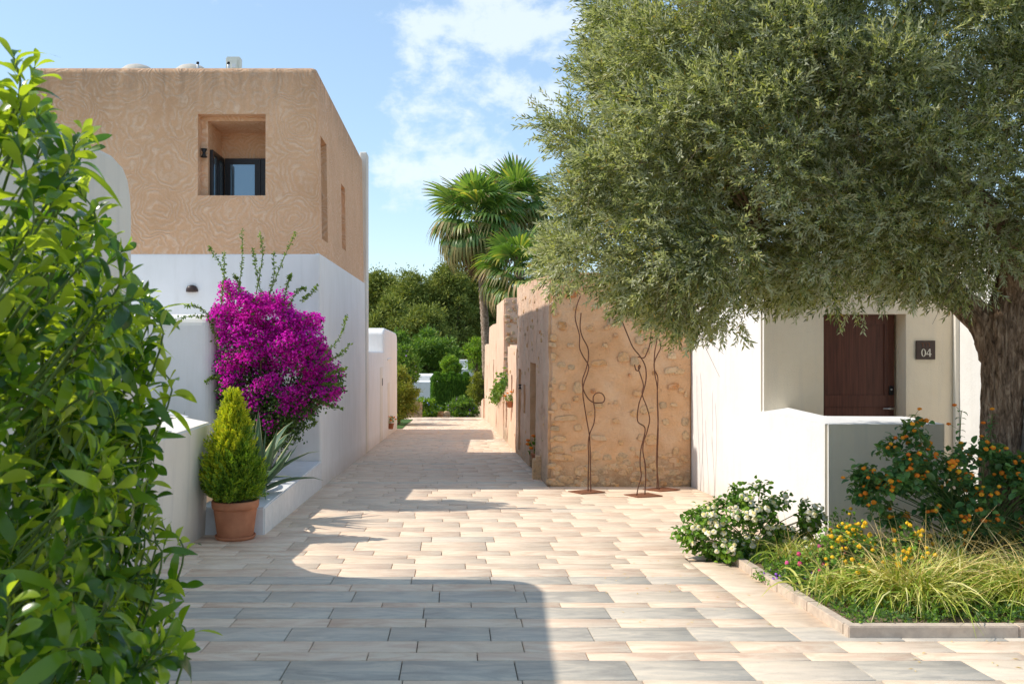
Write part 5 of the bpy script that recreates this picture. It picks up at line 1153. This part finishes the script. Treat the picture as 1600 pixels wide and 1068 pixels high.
def palm(base, hub, size, nf, label, seed, tr, skirt=18, cat='palm tree'):
    r = random.Random(seed); e = empty('palm_tree', tuple(base), label, cat, 'fan palms behind the lane walls')
    n = 26; path = spline([base, (Vector(base) * .55 + Vector(hub) * .45) + Vector((.12, 0, 0)), hub], 40); V = []; Fq = []; m_ = len(path)
    for i, p in enumerate(path):
        t = i / (m_ - 1); rr_ = tr * (1.25 - .35 * t) + (.35 * tr if i < 4 else 0)
        for k in range(n):
            th = 2 * math.pi * k / n; ph = (k % 13) / 13 * 2 * math.pi
            knob = .24 * max(0, math.sin(i * 1.6 + (k % 2) * math.pi)) + .05 * noise.noise(Vector((k * 1.1, i * .8, seed)))
            q = rr_ * (1 + knob); V.append((p.x + q * math.cos(th), p.y + q * math.sin(th), p.z))
    for i in range(m_ - 1):
        for k in range(n): Fq.append((i * n + k, i * n + (k + 1) % n, (i + 1) * n + (k + 1) % n, (i + 1) * n + k))
    link('trunk', np_mesh('trunk', V, Fq, [M['palm_bark']]), e)
    for i in range(nf):
        t = i / nf; el = R(82 - 125 * t ** .85) + r.uniform(-.12, .12); az = i * 2.399 + r.uniform(-.25, .25); k = min(3, int(t * 3.2 + r.random() * .9))
        place('frond', FR[k], (hub[0], hub[1], hub[2] + .1 - .4 * t), e, rot=Matrix.Rotation(az, 3, 'Z').to_4x4().to_3x3().to_euler() if False else (Matrix.Rotation(az, 3, 'Z') @ Matrix.Rotation(el, 3, 'X') @ Matrix.Rotation(r.uniform(-.3, .3), 3, 'Y')).to_euler(), scale=size * r.uniform(.85, 1.12))
    for i in range(skirt):
        az = i * 2.399; el = R(-66) + r.uniform(-.2, .2); place('dead_frond', FD, (hub[0], hub[1], hub[2] - .3 - .9 * r.random()), e, rot=(Matrix.Rotation(az, 3, 'Z') @ Matrix.Rotation(el, 3, 'X')).to_euler(), scale=size * r.uniform(.5, .75))
    return e
def wp(px, py, D): return ((px - 709) / 1400 * D, D, EYE + (534 - py) / 1400 * D)
PDp = 54
h1 = wp(746, 345, PDp); b1 = wp(762, 640, PDp); palm((b1[0], PDp, terr(0, PDp)), h1, 1.62, 52, 'tall fan palm with leaning scaly trunk and brown skirt', 1, .205, 44)
h2 = wp(806, 325, 57); palm((wp(812, 600, 57)[0], 57, terr(0, 57)), h2, 1.5, 46, 'tall fan palm partly behind the olive tree', 2, .26, 14)
h3 = wp(812, 425, 51); palm((wp(816, 600, 51)[0], 51, terr(0, 51)), h3, 1.35, 36, 'shorter fan palm just above the rubble wall', 3, .26, 6)

# ================================================================== background trees and shrubs
def cloud_tree(name, label, cat, base, crown, rad, nclump, per, leaf, mat, seed, trunk_r=.2, bark='pine_bark', crad=.28, group=None, flowers=None, aspect=.35, shell=.35, hang=0.0, zlow=-.6):
    rs = np.random.default_rng(seed); e = empty(name, tuple(base), label, cat, group)
    d = randdir(nclump); d[:, 2] = np.where(d[:, 2] < zlow, -d[:, 2], d[:, 2]); rr_ = rs.random(nclump) ** shell
    C_ = np.array(crown) + d * rr_[:, None] * np.array(rad); cr = np.mean(rad) * crad * rs.uniform(.6, 1.3, nclump)
    idx = rs.integers(0, nclump, nclump * per); off = randdir(len(idx)) ; rad_ = rs.random(len(idx)) ** .4
    P = C_[idx] + off * (rad_ * cr[idx])[:, None] * np.array([1.1, 1.1, .75])
    sp = rs.random(len(P)) < .10; P[sp] += (P[sp] - np.array(crown)) * rs.uniform(.05, .22, sp.sum())[:, None]
    P[:, 2] = np.maximum(P[:, 2], base[2] + .05)
    dd = off + rs.normal(size=P.shape) * .5 + np.array([0, 0, .25 - hang])
    v, f = bake(*LEAF1, frames(dd, roll=rs.random(len(P)) * 6.28), P, np.stack([leaf * aspect * rs.uniform(.7, 1.3, len(P)), leaf * rs.uniform(.7, 1.3, len(P)), np.full(len(P), leaf)], 1))
    link('crown', np_mesh('crown', v, f, [M[mat]]), e, kind='stuff')
    tb = Tubes(); b = Vector(base); c = Vector(crown)
    tb.add(spline([b - Vector((0, 0, .2)), b.lerp(c, .5) + Vector((rs.normal() * rad[0] * .06, 0, 0)), c], 4), list(np.linspace(trunk_r, trunk_r * .4, 9)), 8)
    for i in range(min(nclump, 22)):
        q = Vector(C_[i]); a = b.lerp(c, rs.uniform(.45, .95)); tb.add(spline([a, a.lerp(q, .5) + Vector((0, 0, -rad[2] * .05)), q], 3), list(np.linspace(trunk_r * .42, trunk_r * .08, 7)), 5)
    link('trunk', tb.mesh('trunk', M[bark]), e)
    if flowers:
        mt, nf, fs = flowers; ii = rs.integers(0, len(P), nf); v, f = bake(*LEAF1, frames(randdir(nf)), P[ii] + np.array([0, -.05, .03]) + off[ii] * .05, np.full((nf, 3), fs))
        link('blossom', np_mesh('blossom', v, f, [M[mt]]), e, kind='stuff')
    return e
def pine(px, ptop, D, wpx, seed, label, pbase=560):
    k = D / 1400; base = ((px - 709) * k, D, terr(0, D)); zt = EYE + (534 - ptop) * k; zb_ = EYE + (534 - pbase) * k; rz = (zt - zb_) / 2
    cloud_tree('pine_tree', label, 'pine tree', base, ((px - 709) * k, D, zb_ + rz), (wpx * k / 2, wpx * k / 2, rz), 150, 130, .40, 'pine', seed, .26, crad=.21, group='pine wood beyond the gardens', aspect=.30, shell=.45)
pine(592, 424, 100, 80, 1, 'pine at the left end of the wood, beside the brown house')
pine(640, 430, 96, 80, 2, 'rounded pine second from the left in the wood', 600)
pine(676, 436, 110, 70, 3, 'darker pine in the dip of the wood outline')
pine(700, 416, 98, 78, 4, 'tallest pine with pointed crown left of the palm trunk', 590)
pine(735, 420, 102, 76, 5, 'pine directly behind the palm trunk', 600)
pine(775, 440, 104, 80, 6, 'pine seen between palm trunk and shorter palm', 580)
pine(610, 470, 88, 80, 7, 'lower pine in front of the leftmost one', 600)
pine(665, 480, 86, 90, 8, 'broad low pine in the middle front of the wood', 620)
pine(820, 450, 104, 80, 10, 'pine hidden behind the shorter palm')
pine(868, 440, 106, 80, 11, 'pine behind the stone building')
pine(545, 430, 104, 90, 12, 'pine behind the white end pier of the house')
pine(500, 436, 108, 90, 13, 'pine behind the middle of the brown house')
rs = np.random.default_rng(3)
# far mass of the wood behind
P = np.stack([rs.uniform(-60, 60, 30000), rs.uniform(120, 150, 30000), 0 * rs.random(30000)], 1); P[:, 2] = terr(0, 120) + rs.random(30000) ** .8 * (6.3 + 1.0 * np.sin(P[:, 0] * .35) + .8 * np.sin(P[:, 0] * .9 + 2))
v, f = bake(*LEAF1, frames(randdir(len(P), .3)), P, np.stack([rs.uniform(.5, .9, len(P)), rs.uniform(.8, 1.4, len(P)), np.full(len(P), 1)], 1))
tag(link('distant_wood', np_mesh('distant_wood', v, f, [M['pine']])), 'far dark pine wood behind the single pines', 'wood', kind='stuff')
def bush(name, px, py, D, wpx, hpx, mat, seed, label, n=60, per=120, leaf=.16, cat='shrub', flowers=None, aspect=.34, hang=0, depth=None, tr=.06, crad=.24, zlow=-.95):
    k = D / 1400; c = ((px - 709) * k, D, EYE + (534 - py) * k); base = (c[0], D, terr(0, D) if D > 44 else G(D))
    return cloud_tree(name, label, cat, base, c, (wpx * k / 2, depth or wpx * k / 2, hpx * k / 2), n, per, leaf, mat, seed, tr, 'twig', crad=crad, flowers=flowers, aspect=aspect, hang=hang, zlow=zlow)
bush('broadleaf_tree', 670, 560, 78, 84, 90, 'broad', 20, 'green broadleaf tree in front of the pines', 90, 170, .30, 'tree', tr=.15)
bush('broadleaf_tree', 620, 560, 72, 60, 80, 'broad', 21, 'green broadleaf tree just beyond the white annex roof', 50, 150, .28, 'tree', tr=.12)
bush('lime_shrub', 703, 574, 66, 32, 30, 'lime', 22, 'bright lime-green shrub above the clipped hedge', 40, 130, .2)
bush('feathery_tree', 745, 556, 56, 38, 56, 'lime', 23, 'light green feathery tree left of the pink lane wall', 42, 80, .20, 'tree', tr=.08, aspect=.22)
bush('feathery_tree', 746, 614, 54, 26, 60, 'yellowish', 24, 'yellowish feathery bush at the right end of the hedge', 45, 110, .17, 'tree', tr=.06, aspect=.22, hang=.4)
bush('purple_shrub', 630, 586, 44, 44, 86, 'broad', 25, 'tall shrub with purple flowers behind the yellow-green shrub', 60, 130, .17, flowers=('petal_purple', 160, .09), aspect=.3)
bush('yellow_green_shrub', 622, 618, 38, 58, 82, 'yellowish', 26, 'yellow-green shrub at the end of the white annex', 75, 150, .12, hang=.2, aspect=.35)
bush('green_shrub', 625, 630, 39.5, 40, 60, 'hedge', 36, 'darker green shrub beneath the yellow-green one', 40, 120, .12)
bush('plumbago_bush', 668, 640, 50, 38, 38, 'lime', 27, 'light green bush with pale blue flowers beside the low stone wall', 45, 120, .14, flowers=('petal_blue', 260, .09))
bush('green_bush', 722, 640, 51, 46, 34, 'broad', 28, 'green bush with purple blossom in front of the clipped hedge', 50, 130, .15, flowers=('petal_purple', 150, .10), hang=-.3)
# clipped cypress columns of the hedge
for i, px in enumerate((682, 694, 706, 717, 728)):
    D = 56; k = D / 1400; X = (px - 709) * k; zt = EYE + (534 - 584 - (i % 2) * 3) * k; z0 = terr(0, D); rs = np.random.default_rng(90 + i); n = 5200
    e = empty('hedge_cypress', (X, D, z0), ['leftmost clipped cypress of the dark green hedge', 'second clipped cypress from the left in the hedge', 'middle clipped cypress of the hedge', 'clipped cypress right of the hedge middle', 'rightmost clipped cypress of the hedge'][i], 'hedge', 'clipped cypress columns')
    az = rs.random(n) * 6.28; rr_ = .34 * rs.random(n) ** .3 * (1 + .1 * np.sin(az * 5)); zz = z0 + rs.random(n) * (zt - z0); rr_ *= np.clip((zt - zz) / .35, .35, 1)
    v, f = bake(*LEAF1, frames(np.stack([np.cos(az) * .3, np.sin(az) * .3, np.ones(n)], 1) + rs.normal(size=(n, 3)) * .2, roll=rs.random(n) * 6), np.stack([X + rr_ * np.cos(az), D + rr_ * np.sin(az), zz], 1), np.stack([np.full(n, .05), np.full(n, .2), np.full(n, .1)], 1))
    link('foliage', np_mesh('foliage', v, f, [M['hedge']]), e, kind='stuff')
    t = Tubes(); t.add([(X, D, z0), (X, D, zt - .3)], [.06, .02], 6); link('trunk', t.mesh('trunk', M['pine_bark']), e)
# distant white houses, low stone walls
fh = empty('distant_house', (-2.1, 64, terr(0, 64)), 'low white house with stepped roof beyond the hedge', 'house')
k = 64 / 1400
box('wall', (640 - 709) * k, (684 - 709) * k, 64, 68, terr(0, 64), EYE + (534 - 596) * k, M['white'], fh, bev=.05)
box('upper_wall', (645 - 709) * k, (675 - 709) * k, 66, 70, EYE + (534 - 597) * k, EYE + (534 - 588) * k, M['white'], fh, bev=.05)
fc = empty('white_tower', (1.1, 68, terr(0, 68)), 'narrow white stepped tower above the right end of the hedge', 'building'); k = 68 / 1400
box('wall', (717 - 709) * k, (746 - 709) * k, 68, 71, terr(0, 68), EYE + (534 - 576) * k, M['white'], fc, bev=.04)
box('chimney', (718 - 709) * k, (731 - 709) * k, 68.5, 69.5, EYE + (534 - 577) * k, EYE + (534 - 562) * k, M['white'], fc, bev=.04)
def rubble_wall(X0, X1, D, z0, z1, label, seed, th=.4, rot=None):
    r = random.Random(seed); e = empty('rubble_wall', ((X0 + X1) / 2, D, z0), label, 'wall')
    box('core', X0 + .02, X1 - .02, D + .04, D + th, z0 - .3, z1 - .03, M['pink'], e)
    z = z0
    while z < z1 - .05:
        h_ = r.uniform(.16, .26); x = X0
        while x < X1 - .05:
            w_ = min(r.uniform(.22, .42), X1 - x); place('stone', random.choice(stone_me + stone_red), (x + w_ / 2, D + .06, z + h_ / 2), e, scale=(w_ * .58, .12, h_ * .64)); x += w_
        z += h_
rubble_wall((627 - 709) / 1400 * 49, (660 - 709) / 1400 * 49, 49, terr(0, 49), EYE + (534 - 627) / 1400 * 49, 'reddish rubble wall under the purple-flowered shrub', 1)
rubble_wall((683 - 709) / 1400 * 50, (704 - 709) / 1400 * 50, 49.6, terr(0, 49), EYE + (534 - 645) / 1400 * 49.6, 'tiny low rubble wall between the two flowering bushes', 2)
# creeper over the low lane wall
cr = empty('creeper', (1.75, 27.6, EYE - 1.4), 'green creeper hanging over the lowest pink lane wall', 'climber')
rs = np.random.default_rng(61); n = 900; t_ = rs.random(n); bx = 1.60 + rs.normal(size=n) * .1; by = 27.0 + t_ * 5.0; bz = EYE - 1.15 - t_ * .95 + rs.normal(size=n) * .13 * (1 - .5 * t_)
v, f = bake(*LEAF1, frames(randdir(n, -.2), roll=rs.random(n) * 6), np.stack([bx - .1, by, bz], 1), np.stack([rs.uniform(.05, .09, n), rs.uniform(.1, .16, n), np.full(n, .1)], 1))
link('leaves', np_mesh('leaves', v, f, [M['broad']]), cr, kind='stuff')
t = Tubes(); t.add(spline([(1.75, 27.2, EYE - 1.35), (1.55, 28.5, EYE - 1.3), (1.5, 30.5, EYE - 1.75), (1.48, 32, EYE - 2.1)], 6), [.012] * 19, 5); link('stem', t.mesh('stem', M['twig']), cr)
# small flower pots
def flower_pot(X, D, z, s, label, seed, hang=False):
    e = empty('flower_pot', (X, D, z), label, 'flower pot', 'small pots of orange flowers along the lane'); rs = np.random.default_rng(seed)
    v, f = lathe([(0.001, 0), (.075, 0), (.10, .16), (.108, .16), (.108, .19), (.092, .19), (.001, .17)], 20); place('pot', np_mesh('pot', v * s, f, [M['terracotta']], smooth=False), (X, D, z), e)
    n = 120; P = np.array([X, D, z + .27 * s]) + randdir(n) * (rs.random(n) ** .5)[:, None] * .16 * s; v, f = bake(*LEAF1, frames(randdir(n, .4)), P, np.full((n, 3), .07 * s) * np.array([.6, 1, 1])); link('leaves', np_mesh('leaves', v, f, [M['broad']]), e, kind='stuff')
    for i in range(9):
        d = randdir(1, .5)[0]; place('flower_head', HM['orange'][0], tuple(np.array([X, D, z + .3 * s]) + d * .17 * s), e, scale=.035 * s)
flower_pot(1.66, 17.75, G(17.7) + .12, 1.25, 'terracotta pot of orange flowers in the stone doorway', 1)
flower_pot(1.50, 24.0, EYE - 1.75, .9, 'small pot of yellow-orange flowers hung on the pink lane wall', 2)
flower_pot(-2.10, 29.9, EYE - 2.9, 1.0, 'small pot of orange flowers hung on the white annex wall', 3)
